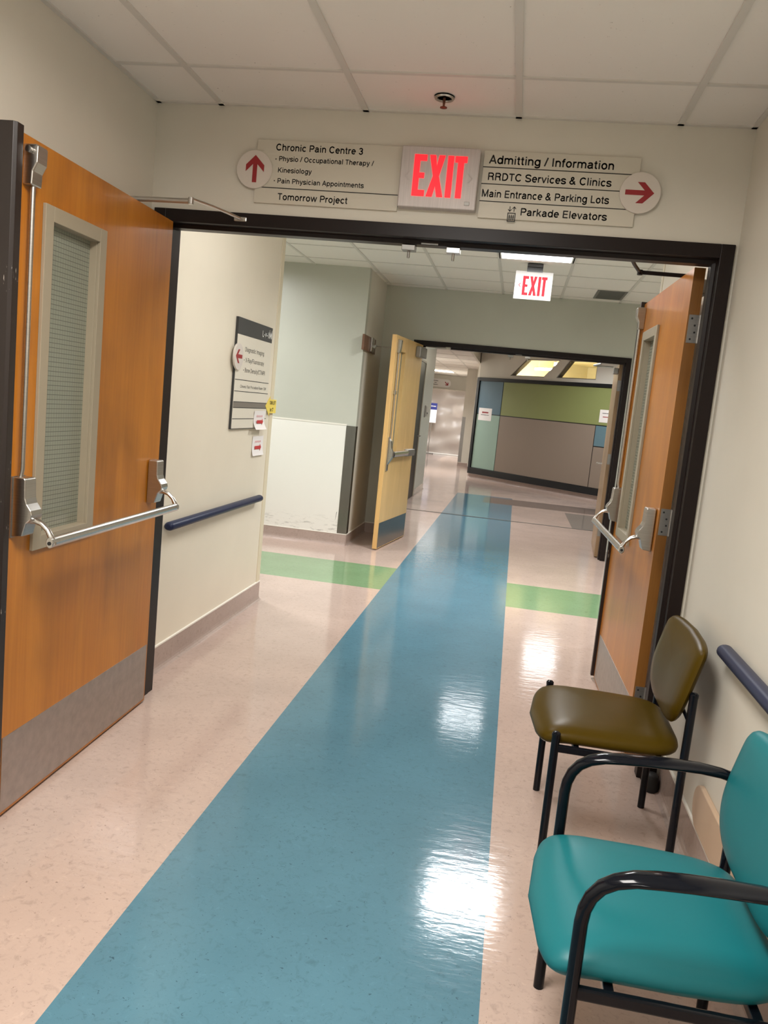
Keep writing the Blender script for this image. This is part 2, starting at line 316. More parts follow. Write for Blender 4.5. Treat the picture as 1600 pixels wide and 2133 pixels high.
def text(name, st, m, parent, x0, zb, y, x1, cap, bold=0.012):
    """one line of lettering in the local XZ plane facing local -y: x0..x1 wide, baseline zb, capital height cap"""
    V, F = [], []; h = T5+bold; pen = 0.0
    def quad(p): b = len(V); V.extend(p); F.append(tuple(range(b, b+len(p))))
    for ch in st:
        adv, strokes = GL[ch]
        for q in strokes:
            q = [(a+pen, b) for a, b in q]
            for (ax, ay), (bx, by) in zip(q, q[1:]):
                l = math.hypot(bx-ax, by-ay)
                if l < 1e-6: continue
                nx, ny = -(by-ay)/l*h, (bx-ax)/l*h
                quad([(ax+nx, ay+ny), (ax-nx, ay-ny), (bx-nx, by-ny), (bx+nx, by+ny)])
            for ax, ay in q[1:-1]: quad([(ax+h*math.cos(PI*k_/5), ay+h*math.sin(PI*k_/5)) for k_ in range(10)])
        pen += adv+0.035
    lo, hi = min(p[0] for p in V), max(p[0] for p in V); sx = (x1-x0)/(hi-lo); sz = cap/0.72
    me = bpy.data.meshes.new(name); me.from_pydata([(x0+(a-lo)*sx, y, zb+b*sz) for a, b in V], [], F); me.update(); me.materials.append(m)
    o = bpy.data.objects.new(name, me); COL.objects.link(o); o.parent = parent; return o
def arrow_pts(L=0.1, W=0.07, sh=0.02, chev=0.02):
    """an arrow with a chevron head pointing to +u, centred on the origin"""
    h = W/2; t = L/2
    return [(t, 0), (t-h-0.0, h), (t-h-chev*1.4, h), (t-chev*1.4-sh*0.5, sh/2), (-t, sh/2), (-t, -sh/2), (t-chev*1.4-sh*0.5, -sh/2), (t-h-chev*1.4, -h), (t-h, -h)]
def arrow(name, m, parent, cx, cz, y, ang, L=0.1, W=0.07, sh=0.02, chev=0.02, solid=False, th=0.001):
    if solid: pts = [(L/2, 0), (L/2-W/2*1.1, W/2), (L/2-W/2*1.1, sh/2), (-L/2, sh/2), (-L/2, -sh/2), (L/2-W/2*1.1, -sh/2), (L/2-W/2*1.1, -W/2)]
    else: pts = arrow_pts(L, W, sh, chev)
    c, s = math.cos(ang), math.sin(ang)
    return MB().prism([(cx+u*c-v*s, cz+u*s+v*c) for u, v in pts], 1, y-th, y).build(name, m, parent)
def disc(name, m, parent, cx, cz, r, y0, y1, n=48):
    return MB().prism([(cx+r*math.cos(2*PI*i/n), cz+r*math.sin(2*PI*i/n)) for i in range(n)], 1, y0, y1).build(name, m, parent, 0.001)
def arc(cx, cz, r, a0, a1, n=8): return [(cx+r*math.cos(math.radians(a0+(a1-a0)*i/n)), cz+r*math.sin(math.radians(a0+(a1-a0)*i/n))) for i in range(n+1)]

# ================================================================ THE SETTING
XL, XR, D, ZC = -1.636, 0.754, 3.349, 2.611         # near corridor: side walls, doorway wall, ceiling
D2 = 3.506                                            # rear face of the doorway frame
XVL, XVR, YV = -1.672, 0.79, 5.43                     # bay past the doorway
YF, XA, Y2, ZJ = 7.94, -1.572, 8.95, 2.745            # junction: far wall, alcove side, second doorway wall, ceiling
XB1, XB2 = -0.911, 0.079                              # blue floor band

def floor():
    xs = [-7, -2.15, -1.75, XB1, -0.41, XB2, 0.93, 1.62, 7]; ys = [-4.5, 6.208, 7.118, 11.42, 13.3, 13.50, 14.45, 14.62, 15.6, 31]
    mats = [M_pink, M_blue, M_green, M_brown, M_greyl, M_mauve]
    mb = MB()
    V = {(x, y): mb.bm.verts.new((x, y, 0)) for x in xs for y in ys}
    for i in range(len(xs)-1):
        for j in range(len(ys)-1):
            cx, cy = (xs[i]+xs[i+1])/2, (ys[j]+ys[j+1])/2; mi = 0
            if XB1 < cx < XB2 and cy < 14.62: mi = 1
            elif 6.208 < cy < 7.118: mi = 2
            if 13.50 < cy < 14.45 and cx > -0.41: mi = 3
            if 11.42 < cy < 13.3 and 0.93 < cx: mi = 4
            if cy > 15.6 and cx < -2.15: mi = 5
            mb.mi = mi; mb.face([V[xs[i], ys[j]], V[xs[i+1], ys[j]], V[xs[i+1], ys[j+1]], V[xs[i], ys[j+1]]])
    struct('floor', mb, mats)
floor()
tag(box('expansion_strip', mat('bronze_strip', (0.10, 0.085, 0.07), 0.4), (-1.55, 11.41, 0.0), (3.0, 11.45, 0.004)), kind='structure').name = 'trim_9'

def wallbox(name, m, a, b): return struct(name, MB().box(a, b), m)
wallbox('wall_left', M_wall, (XL-0.1, -4.5, 0), (XL, D+0.01, 2.75))
wallbox('wall_right', M_wall, (XR, -4.5, 0), (XR+0.1, D+0.01, 2.75))
wallbox('wall_rear', M_wall, (XL-0.1, -4.6, 0), (XR+0.1, -4.5, 2.75))
mb = MB().box((XL-0.1, D+0.01, 2.187), (XR+0.1, D2-0.01, 3.0))
mb.box((XL-0.1, D+0.01, 0), (-1.617, D2-0.01, 2.187)); mb.box((0.7405, D+0.01, 0), (XR+0.1, D2-0.01, 2.187))
struct('wall_header', mb, M_head)
# bay past the doorway
def corner_wall(name, x, ysign):
    s = -1 if x < 0 else 1
    struct(name, MB().box((x, D2-0.01, 0), (x+s*0.12, YV-0.075, 3.0)), M_cream)
corner_wall('wall_bay_left', XVL, -1); corner_wall('wall_bay_right', XVR, 1)
for i, (x, s) in enumerate(((XVL, -1), (XVR, 1))):
    struct('trim_%d' % (3+i), MB().box((x-s*0.004, YV-0.072, 0.0), (x+s*0.12, YV, 3.0)), M_trim, 0.004)
wallbox('wall_cross_left', M_grey, (-6, YV-0.12, 0), (XVL-0.121, YV, 3.0))
wallbox('wall_cross_right', M_grey, (XVR+0.121, YV-0.12, 0), (6, YV, 3.0))
wallbox('wall_end_left', M_grey, (-6.1, YV-0.12, 0), (-6, YF+0.1, 3.0))
wallbox('wall_end_right', M_grey, (6, YV-0.12, 0), (6.1, Y2+0.16, 3.0))
# far wall, alcove and second doorway wall
wallbox('wall_far', M_grey, (-6, YF, 0), (XA, YF+0.1, 3.0))
wallbox('wall_alcove', M_wall, (XA-0.1, YF+0.1, 0), (XA, Y2+0.01, 3.0))
mb = MB().box((XA-0.1, Y2+0.01, 2.187), (6, Y2+0.15, 3.0)); mb.box((XA-0.1, Y2+0.01, 0), (-1.215, Y2+0.15, 2.187)); mb.box((1.112, Y2+0.01, 0), (6, Y2+0.15, 2.187))
struct('wall_second_header', mb, M_grey)
# hall past the second doorway
XH = -1.555
mb = MB().box((XH-0.1, Y2+0.15, 0), (XH, 12.0, 3.0)); mb.box((XH-0.1, 13.21, 0), (XH, 14.6, 3.0)); mb.box((XH-0.1, 12.0, 2.2), (XH, 13.21, 3.0))
struct('wall_hall_left', mb, M_grey)
wallbox('wall_hall_turn', M_grey, (-5, 14.5, 0), (XH-0.1, 14.6, 3.0))
wallbox('wall_corridor_left', M_wall, (-3.1, 14.6, 0), (-3.0, 31, 3.0))
wallbox('wall_corridor_end', M_wall, (-3.0, 30.9, 0), (-1.2, 31, 3.0))
wallbox('wall_hall_right', M_grey, (4.5, Y2+0.15, 0), (4.6, 16, 3.2))
# the far lower mass with the slanted wall that carries the coloured panel
PA, PB = Vector((-0.956, 18.52, 0)), Vector((1.808, 16.059, 0))
pd = (PB-PA).normalized(); pn = Vector((-pd.y, pd.x, 0))          # pn points away from the viewer
PE = PA + pd*7.4
mb = MB().prism([(-1.46, 22.0), (-1.19, 22.0), (PA.x, PA.y), (PE.x, PE.y), (PE.x+pn.x*0.2, PE.y+pn.y*0.2), (PA.x+pn.x*0.2+0.05, PA.y+pn.y*0.2), (-1.0, 22.3), (-1.0, 31), (-1.46, 31)], 2, 0, 2.325)
mb.prism([(-1.46, 22.0), (-1.19, 22.0), (PA.x, PA.y), (PA.x+pn.x*0.2+0.05, PA.y+pn.y*0.2), (-1.0, 22.3), (-1.0, 31), (-1.46, 31)], 2, 2.325, 3.3)
struct('wall_slanted', mb, M_wall)
def panel_space(name, loc=PA, **kw): return thing(name, loc, math.atan2(pd.y, pd.x), **kw)
# clerestory band above the panel: local x along the wall, local y into it
cl = panel_space('wall_clerestory', kind='structure')
mb = MB()
for pts in ([(0, 2.325), (0.93, 2.325), (1.345, 2.69), (1.345, 3.3), (0, 3.3)], [(1.863, 2.325), (2.191, 2.325), (2.49, 2.69), (2.25, 2.69)],
            [(3.17, 2.325), (7.4, 2.325), (7.4, 3.3), (3.175, 3.3), (3.175, 2.69)], [(1.345, 2.69), (3.175, 2.69), (3.175, 3.3), (1.345, 3.3)]):
    mb.prism(pts, 1, 0.0, 0.16)
mb.build('wall_band', M_wall, cl)
for i, q in enumerate(([(0.93, 2.325), (1.863, 2.325), (2.25, 2.69), (1.345, 2.69)], [(2.191, 2.325), (3.17, 2.325), (3.175, 2.69), (2.49, 2.69)])):
    w = panel_space('window_%d' % (i+1), kind='structure')
    cx = sum(p[0] for p in q)/4; cz = sum(p[1] for p in q)/4; fr = MB()
    for j in range(4):
        a, b = q[j], q[(j+1) % 4]; inn = lambda p: (p[0]+(cx-p[0])*0.055, p[1]+(cz-p[1])*0.09)
        fr.prism([a, b, inn(b), inn(a)], 1, 0.02, 0.14)
    fr.build('window_frame', M_greyband, w)
    pm = bpy.data.materials.get('clear_pane') or bpy.data.materials.new('clear_pane')
    if not pm.use_nodes:
        pm.use_nodes = True; N, L = nodes(pm); N.remove(N['Principled BSDF']); t = N.new('ShaderNodeBsdfTransparent'); g = N.new('ShaderNodeBsdfGlossy'); g.inputs[1].default_value = 0.03
        x = N.new('ShaderNodeMixShader'); x.inputs[0].default_value = 0.06; L.new(t.outputs[0], x.inputs[1]); L.new(g.outputs[0], x.inputs[2]); L.new(x.outputs[0], N['Material Output'].inputs[0])
    MB().prism(q, 1, 0.075, 0.08).build('pane', pm, w)
# the yellow room behind the clerestory
for nm, a, b in (('wall_room_back', (0.1, 3.6, 2.1), (5.2, 3.7, 2.9)), ('wall_room_left', (0.1, 0.3, 2.1), (0.2, 3.6, 2.9)), ('wall_room_right', (5.1, 0.3, 2.1), (5.2, 3.6, 2.9)),
                 ('ceiling_room', (0.1, 0.17, 2.86), (5.2, 3.7, 2.9)), ('floor_room', (0.1, 0.25, 2.08), (5.2, 3.7, 2.1))):
    o = struct(nm, MB().box(a, b), M_room); o.location = PA; o.rotation_euler = (0, 0, math.atan2(pd.y, pd.x))

# ---- ceilings with their hanging grids
def ceiling(name, x0, x1, y0, y1, z, gx, gy, sx=0.61, sy=1.22, holes=(), m=None):
    """tile field with raised inverted tees; holes are light or grille openings"""
    xs = sorted({x0, x1, *(h[0] for h in holes), *(h[1] for h in holes)}); ys = sorted({y0, y1, *(h[2] for h in holes), *(h[3] for h in holes)})
    mb = MB()
    for i in range(len(xs)-1):
        for j in range(len(ys)-1):
            cx, cy = (xs[i]+xs[i+1])/2, (ys[j]+ys[j+1])/2
            if any(h[0] < cx < h[1] and h[2] < cy < h[3] for h in holes): continue
            mb.box((xs[i], ys[j], z+0.006), (xs[i+1], ys[j+1], z+0.03))
    mb.mi = 1; w = 0.012
    x = gx
    while x-sx > x0: x -= sx
    while x < x1:
        if x > x0+0.03 and x < x1-0.03: mb.box((x-w, y0, z), (x+w, y1, z+0.008))
        x += sx
    y = gy
    while y-sy > y0: y -= sy
    while y < y1:
        if y > y0+0.03 and y < y1-0.03: mb.box((x0, y-w*0.8, z+0.001), (x1, y+w*0.8, z+0.009))
        y += sy
    for a, b in (((x0, y0, z), (x0+0.02, y1, z+0.008)), ((x1-0.02, y0, z), (x1, y1, z+0.008)), ((x0, y0, z), (x1, y0+0.02, z+0.008)), ((x0, y1-0.02, z), (x1, y1, z+0.008))): mb.box(a, b)
    return struct(name, mb, [m or M_tile, M_tee])
NEARL = [(-0.7435, -0.132, 0.53, 1.75), (-0.7435, -0.132, -3.0, -1.78)]
ceiling('ceiling', XL, XR, -4.5, D+0.01, ZC, -0.132, 2.9765, holes=NEARL)
JL = (-0.305, 0.305, 6.37, 6.98); SL = (-3.355, -2.745, 6.37, 6.98); SR = (2.745, 3.355, 6.37, 6.98); VT = (0.62, 0.905, 8.22, 8.78)
BL = (-0.915, -0.305, 3.58, 4.19)
ceiling('ceiling_bay', XVL, XVR, D2-0.01, YV, ZJ, -0.305, 4.19, sy=0.61, holes=[BL])
ceiling('ceiling_junction', -6, 6, YV, Y2+0.01, ZJ, -0.305, 6.98, sy=0.61, holes=[JL, SL, SR, VT])
FL = [(-0.61, 0.0, 10.4, 11.5), (0.61, 1.22, 14.2, 15.4)]
ceiling('ceiling_hall', XH, 4.5, Y2+0.15, 24, 2.95, -0.61, 10.4, holes=FL)
LL = [(-2.65, -2.04, 18.2, 19.4), (-2.65, -2.04, 24.0, 25.0)]
ceiling('ceiling_corridor', -5, -1.02, 14.6, 31, 2.60, -2.04, 18.2, holes=LL)
wallbox('trim_5', M_wall, (-1.02, 14.6, 2.58), (-0.97, 22.1, 2.95))
wallbox('wall_bulkhead', M_wall, (-3.0, 27.2, 2.11), (-1.46, 27.5, 2.60))

# ---- cove bases
def cove(name, pts, h=0.12, cap=True):
    """strip along pts (room on the right-hand side of the run), with a pale cap line"""
    mb = MB()
    for (xa, ya), (xb, yb) in zip(pts, pts[1:]):
        d = Vector((xb-xa, yb-ya, 0)).normalized(); n = Vector((d.y, -d.x, 0))
        prof = [(0.0, 0.0), (0.028, 0.0), (0.014, 0.006), (0.008, 0.016), (0.006, 0.03), (0.006, h), (0, h)]
        ra = [mb.bm.verts.new((xa+n.x*u, ya+n.y*u, z)) for u, z in prof]; rb = [mb.bm.verts.new((xb+n.x*u, yb+n.y*u, z)) for u, z in prof]
        mb.mi = 0; mb.ring_join([ra, rb])
        if cap:
            mb.mi = 1; pc = [(0, h), (0.008, h), (0.008, h+0.008), (0, h+0.010)]
            ra = [mb.bm.verts.new((xa+n.x*u, ya+n.y*u, z)) for u, z in pc]; rb = [mb.bm.verts.new((xb+n.x*u, yb+n.y*u, z)) for u, z in pc]; mb.ring_join([ra, rb])
    struct(name, mb, [M_cove, M_cap])
cove('baseboard_left', [(XL, -4.4), (XL, D)], 0.125); cove('baseboard_right', [(XR, D-0.02), (XR, -4.4)], 0.15)
cove('baseboard_bay_left', [(XVL, D2), (XVL, YV), (-6, YV)], 0.125); cove('baseboard_bay_right', [(6, YV), (XVR, YV), (XVR, D2)], 0.125)
cove('baseboard_far', [(-6, YF), (XA, YF), (XA, Y2+0.01), (-1.22, Y2+0.01)], 0.108)
cove('baseboard_second', [(1.12, Y2+0.01), (6, Y2+0.01)], 0.108)
cove('baseboard_hall', [(XH, 13.21), (XH, 14.6), (-3.0, 14.6)], 0.11, False)
cove('baseboard_slanted', [(-1.46, 31), (-1.46, 22.0), (-1.19, 22.0), (PA.x, PA.y), (PE.x, PE.y)], 0.085)

# ---- the two dark metal door frames
def door_frame(name, x0, x1, y0, y1, zt, label, stop_left=0.016):
    """outer edges x0..x1, faces y0..y1, outer top zt"""
    f = thing(name, ((x0+x1)/2, y0, 0), 0, label, 'door frame', None, 'structure'); w = (x1-x0)/2; dy = y1-y0; fw = 0.052
    mb = MB()
    prof = [(0, -0.004), (fw, -0.004), (fw, 0.048), (fw+0.016, 0.052), (fw+0.016, dy-0.048), (fw, dy-0.044), (fw, dy+0.004), (0, dy+0.004)]
    for s in (-1, 1): mb.prism([(s*(w-(fw+stop_left if s < 0 and u > fw else u)), v) for u, v in prof], 2, 0, zt)
    mb.prism([(v, zt-u*1.0) for u, v in prof], 0, -w+fw, w-fw)
    mb.build('frame', M_dark, f, 0.002)
    return f
fr1 = door_frame('trim_1', -1.617, 0.7405, D, D2, 2.187, 'dark brown steel frame around the wide near doorway', 0.002)
fr2 = door_frame('trim_2', -1.215, 1.112, Y2, Y2+0.16, 2.187, 'dark brown steel frame around the second doorway down the hall')
def strikes(f, zc, dx=0.0):
    for x, col in ((dx-0.103, M_hinge), (dx+0.083, M_steel)):
        mb = MB().box((x-0.028, 0.055, zc-0.022), (x+0.028, 0.105, zc)); mb.cyl((x, 0.08, zc-0.05), (x, 0.08, zc-0.02), 0.006, 12)
        mb.build('latch_strike', col, f, 0.002)
    box('centre_plate', M_hinge, (dx-0.05, 0.05, zc+0.004), (dx+0.02, 0.054, zc+0.03), f)
strikes(fr1, 2.117, 0.016); strikes(fr2, 2.117)

# ---- ceiling lights
def troffer(h, z, s, col, label, group=None, spread=SPREAD):
    x0, x1, y0, y1 = h; t = thing('ceiling_light', ((x0+x1)/2, (y0+y1)/2, z), 0, label, 'light', group); w, l = (x1-x0)/2-0.002, (y1-y0)/2-0.002
    mb = MB(); b = 0.022
    for a, c in (((-w, -l, 0), (w, -l+b, 0.03)), ((-w, l-b, 0), (w, l, 0.03)), ((-w, -l+b, 0), (-w+b, l-b, 0.03)), ((w-b, -l+b, 0), (w, l-b, 0.03))): mb.box(a, c)
    mb.build('frame', M_white, t)
    box('diffuser', lightmat('lit_diffuser', (0.98, 0.99, 1.0), 0.9), (-w+b, -l+b, 0.012), (w-b, l-b, 0.02), t)
    ld = bpy.data.lights.new('lamp', 'AREA'); ld.shape = 'RECTANGLE'; ld.size = 2*(w-b); ld.size_y = 2*(l-b); ld.energy = s; ld.color = col; ld.spread = spread
    lo = bpy.data.objects.new('lamp', ld); COL.objects.link(lo); lo.parent = t; lo.location = (0, 0, 0.008)
    MB().box((-w, -l, 0.03), (w, l, 0.07)).build('housing', M_tee, t)
    return t
troffer(NEARL[0], ZC, L_NEAR, WARM, 'ceiling light panel above the near corridor just in front of the viewer')
troffer(NEARL[1], ZC, L_BACK, WARM, 'ceiling light panel at the back of the near corridor')
troffer(BL, ZJ, L_BAY, COOL, 'ceiling light in the bay just past the near doorway, hidden above its header')
troffer(JL, ZJ, L_JUNC, COOL, 'bright square ceiling light above the junction, beside the hanging exit sign', spread=math.radians(152))
troffer(SL, ZJ, L_SIDE, COOL, 'ceiling light in the left arm of the cross corridor')
troffer(SR, ZJ, L_SIDE, COOL, 'ceiling light in the right arm of the cross corridor')
for h, lb, w_ in zip(FL, ('ceiling light just past the second doorway', 'ceiling light in front of the coloured panel'), (L_FAR, L_FAR*0.8)): troffer(h, 2.95, w_, COOL, lb, spread=math.radians(152))
for h, lb in zip(LL, ('ceiling light in the middle of the far left corridor', 'small bright ceiling light in front of the far bulkhead')): troffer(h, 2.60, L_LEFT, COOL, lb, spread=math.radians(150))
for sc, yy, zz, hl, lb in ((0.95, 1.2, 2.56, 0.36, 'long strip light glowing inside the yellow room behind the high windows'), (1.00, 1.6, 2.70, 0.20, 'short strip light, upper one behind the high windows')):
    t = panel_space('strip_light', PA + pd*sc + pn*yy + Vector((0, 0, zz)), label=lb, cat='light', group='strip lights in the yellow room')
    MB().box((-hl, -0.05, 0.05), (hl, 0.05, 0.08)).box((-hl*0.8, -0.004, 0.08), (-hl*0.8+0.01, 0.004, 2.86-zz)).box((hl*0.8, -0.004, 0.08), (hl*0.8+0.01, 0.004, 2.86-zz)).build('housing', M_white, t)
    box('tube', lightmat('lit_strip', (1.0, 0.95, 0.78), 14.0), (-hl, -0.04, 0.0), (hl, 0.04, 0.05), t)

# ---- ceiling grille, sprinkler
t = thing('air_vent', (0.7625, 8.5, ZJ), 0, 'dark grey air grille in the junction ceiling above the second doorway', 'air vent')
mb = MB()
for a, c in (((-0.1425, -0.28, 0), (0.1425, -0.255, 0.012)), ((-0.1425, 0.255, 0), (0.1425, 0.28, 0.012)), ((-0.1425, -0.255, 0), (-0.12, 0.255, 0.012)), ((0.12, -0.255, 0), (0.1425, 0.255, 0.012))): mb.box(a, c)
mb.build('frame', M_vent, t)
mb = MB()
for i in range(24): mb.box((-0.12, -0.25+i*0.0213, 0.0), (0.12, -0.242+i*0.0213, 0.012))
mb.build('louvre', M_vent, t); box('duct', M_gap, (-0.12, -0.255, 0.012), (0.12, 0.255, 0.04), t)
t = thing('sprinkler', (-0.409, 3.177, ZC), 0, 'recessed chrome sprinkler head in the near ceiling above the exit sign', 'sprinkler')
MB().lathe([(0.0385, 0.0), (0.036, -0.005), (0.028, -0.004), (0.026, 0.004), (0.0385, 0.004)]).build('escutcheon', M_steel, t, smooth=True)
MB().lathe([(0.027, 0.0), (0.02, 0.018), (0.001, 0.022)]).build('cup', mat('dark_cup', (0.06, 0.05, 0.045), 0.4, 0.8), t, smooth=True)
MB().lathe([(0.006, 0.02), (0.0055, -0.01), (0.004, -0.03), (0.0045, -0.034)], n=14).build('stem', mat('bronze', (0.18, 0.08, 0.05), 0.4, 0.8), t, smooth=True)
MB().lathe([(0.003, -0.0325), (0.0135, -0.0335), (0.0135, -0.036), (0.003, -0.038)], n=20).build('deflector', MATS['bronze'], t, smooth=True)

# ================================================================ DOORS (local x from hinge to lead edge, visible face towards local +y)
TH = 0.045
def exit_device(parent, wl):
    dev = box('exit_device', M_hinge, (wl-0.098, 0.0, 0.935), (wl-0.028, 0.004, 1.127), parent)     # base plate, carries the pieces below
    prof = [(0.003, 1.125), (0.040, 1.125), (0.044, 1.120), (0.046, 1.062), (0.052, 1.045), (0.066, 1.026), (0.070, 1.012), (0.066, 1.000), (0.052, 0.985), (0.047, 0.968), (0.040, 0.943), (0.003, 0.938)]
    ends = []
    for u0, u1 in ((0.046, 0.112), (wl-0.094, wl-0.032)):
        MB().prism(prof, 0, u0, u1).build('case', M_steel, dev, 0.004, seg=3); c = (u0+u1)/2
        path = [(c, 0.045, 0.99), (c, 0.066, 0.992), (c, 0.088, 0.984), (c, 0.108, 0.966), (c, 0.120, 0.945), (c, 0.126, 0.922)]
        MB().tube(path, [0.013, 0.013, 0.011, 0.010, 0.011, 0.013], 14, [0.011, 0.010, 0.008, 0.008, 0.010, 0.012]).build('lever_arm', M_bar, dev, smooth=True)
        ends.append(c)
    mb = MB(); n = 18; rings = []
    for u in (ends[0]-0.014, ends[1]+0.014): rings.append([mb.bm.verts.new((u, 0.122+0.0125*math.cos(2*PI*j/n), 0.930+0.0175*math.sin(2*PI*j/n))) for j in range(n)])
    mb.ring_join(rings).build('push_bar', M_bar, dev, 0.002)
    for u, s in ((ends[0]-0.0145, -1), (ends[1]+0.0145, 1)): MB().cyl((u, 0.122, 0.928), (u+s*0.0015, 0.122, 0.928), 0.006, 14).build('bolt', M_rubber, dev)
    return dev
def wood_door(name, loc, rot, label, wl=1.124, hinge=True):
    d = thing(name, loc, rot, label, 'door', None, 'structure'); z0, z1 = 0.012, 2.134
    a0, a1, b0, b1 = 0.606, 0.966, 0.892, 1.950                                   # vision opening
    mb = MB()
    for p, q in (((0, -TH, z0), (a0, 0, z1)), ((a1, -TH, z0), (wl, 0, z1)), ((a0, -TH, z0), (a1, 0, b0)), ((a0, -TH, b1), (a1, 0, z1))): mb.box(p, q)
    for f in mb.bm.faces:
        if abs(f.normal.x) > 0.9 or all(v.co.x < 1e-5 for v in f.verts) or all(v.co.x > wl-1e-5 for v in f.verts): f.material_index = 1
    mb.build('leaf', [M_wood, M_edge], d)
    mb = MB(); o = 0.017; i = 0.030                                                # vision frame: face flange and reveal
    for p, q in (((a0-o, 0.0, b0-o), (a0+i, 0.012, b1+o)), ((a1-i, 0.0, b0-o), (a1+o, 0.012, b1+o)), ((a0+i, 0.0, b0-o), (a1-i, 0.012, b0+i)), ((a0+i, 0.0, b1-i), (a1-i, 0.012, b1+o)),
                 ((a0, -0.04, b0), (a0+i, 0.0, b1)), ((a1-i, -0.04, b0), (a1, 0.0, b1)), ((a0+i, -0.04, b0), (a1-i, 0.0, b0+i)), ((a0+i, -0.04, b1-i), (a1-i, 0.0, b1))): mb.box(p, q)
    mb.build('vision_frame', M_taupe, d, 0.0015)
    box('wired_glass_pane', M_glass, (a0+i-0.002, -0.032, b0+i-0.002), (a1-i+0.002, -0.027, b1-i+0.002), d)
    box('kick_plate', M_kick, (0.012, 0.0, 0.022), (wl-0.03, 0.0018, 0.278), d)
    # dark steel channel on the lead edge
    MB().prism([(wl-0.008, -TH-0.004), (wl+0.030, -TH-0.004), (wl+0.040, -TH+0.006), (wl+0.040, 0.010), (wl+0.030, 0.018), (wl, 0.018), (wl, 0.0), (wl+0.002, -0.001), (wl+0.002, -TH), (wl-0.008, -TH)], 2, 0.02, 2.146).build('edge_channel', M_scuff, d, 0.001)
    dev = exit_device(d, wl)
    u = wl-0.055
    MB().tube([(u, 0.012, 1.12), (u, 0.018, 1.15), (u, 0.018, 2.03)], 0.008, 12, ).build('vertical_rod', M_steel, d, smooth=True)
    lb = MB().prism([(0.0, 1.992), (0.030, 1.992), (0.032, 2.03), (0.045, 2.055), (0.046, 2.10), (0.042, 2.106), (0.0, 2.106)], 0, u-0.027, u+0.027).build('top_latch', M_steel, d, 0.004, seg=3)
    MB().cyl((u+0.027, 0.022, 2.088), (u+0.040, 0.022, 2.088), 0.010, 16).build('trip_roller', M_steel, lb, 0.001)
    if hinge:
        for zc in (1.888, 1.078, 0.29):
            h = MB().box((-0.0025, -0.046, zc-0.057), (0.0, -0.006, zc+0.057)); h.cyl((-0.004, -0.050, zc-0.057), (-0.004, -0.050, zc+0.057), 0.0065, 14)
            h = h.build('hinge', M_hinge, d, smooth=True)
            mb = MB()
            for dz, dy in ((0.042, -0.018), (0.014, -0.032), (-0.014, -0.034), (-0.042, -0.020)): mb.cyl((-0.0035, dy, zc+dz), (-0.0024, dy, zc+dz), 0.0042, 10)
            mb.build('screws', M_rubber, h)
    return d
dl = wood_door('door_1', (-1.5317, 3.352, 0), math.radians(-88.667), 'honey wood door leaf on the left, swung open towards the viewer')
dr = wood_door('door_2', (0.640, 3.556, 0), math.atan2(0.9995, -0.0266), 'honey wood door leaf on the right, swung open away from the viewer')
# closer arms
def bar3(path, r, w): return MB().tube(path, r, 10, w)
L2W = Matrix.Rotation(math.radians(88.667), 4, 'Z') @ Matrix.Translation((1.5317, -3.352, 0))
def loc_l(p): return tuple(L2W @ Vector(p))
ca = bar3([loc_l(p) for p in ((-1.60, 3.09, 2.158), (-1.50, 3.09, 2.160), (-1.345, 3.09, 2.162))], 0.004, 0.010).build('closer_arm', M_steel, dl)
MB().cyl(loc_l((-1.345, 3.09, 2.150)), loc_l((-1.345, 3.09, 2.176)), 0.011, 16).build('elbow', M_steel, ca, 0.001)
bar3([loc_l(p) for p in ((-1.345, 3.09, 2.172), (-1.30, 3.18, 2.170), (-1.262, 3.26, 2.166), (-1.230, 3.325, 2.160))], 0.0055, 0.009).build('forearm', M_steel, ca)
MB().box(loc_l((-1.26, 3.338, 2.150)), loc_l((-1.205, 3.352, 2.170))).build('shoe', M_steel, ca, 0.004)
box('closer_body', M_hinge, (0.14, -TH-0.055, 2.055), (0.42, -TH, 2.115), dl, 0.004)
R2W = Matrix.Rotation(-math.atan2(0.9995, -0.0266), 4, 'Z') @ Matrix.Translation((-0.640, -3.556, 0))
def loc_r(p): return tuple(R2W @ Vector(p))
ca = bar3([loc_r(p) for p in ((0.690, 3.84, 2.148), (0.56, 3.845, 2.150), (0.462, 3.85, 2.152))], 0.005, 0.009).build('closer_arm', M_dark, dr)
bar3([loc_r(p) for p in ((0.462, 3.85, 2.150), (0.42, 3.72, 2.158), (0.37, 3.53, 2.166))], 0.005, 0.009).build('forearm', M_dark, ca)
MB().cyl(loc_r((0.462, 3.85, 2.140)), loc_r((0.462, 3.85, 2.162)), 0.012, 16).build('elbow', M_dark, ca)
box('closer_body', M_hinge, (0.14, -TH-0.055, 2.055), (0.42, -TH, 2.115), dr, 0.004)

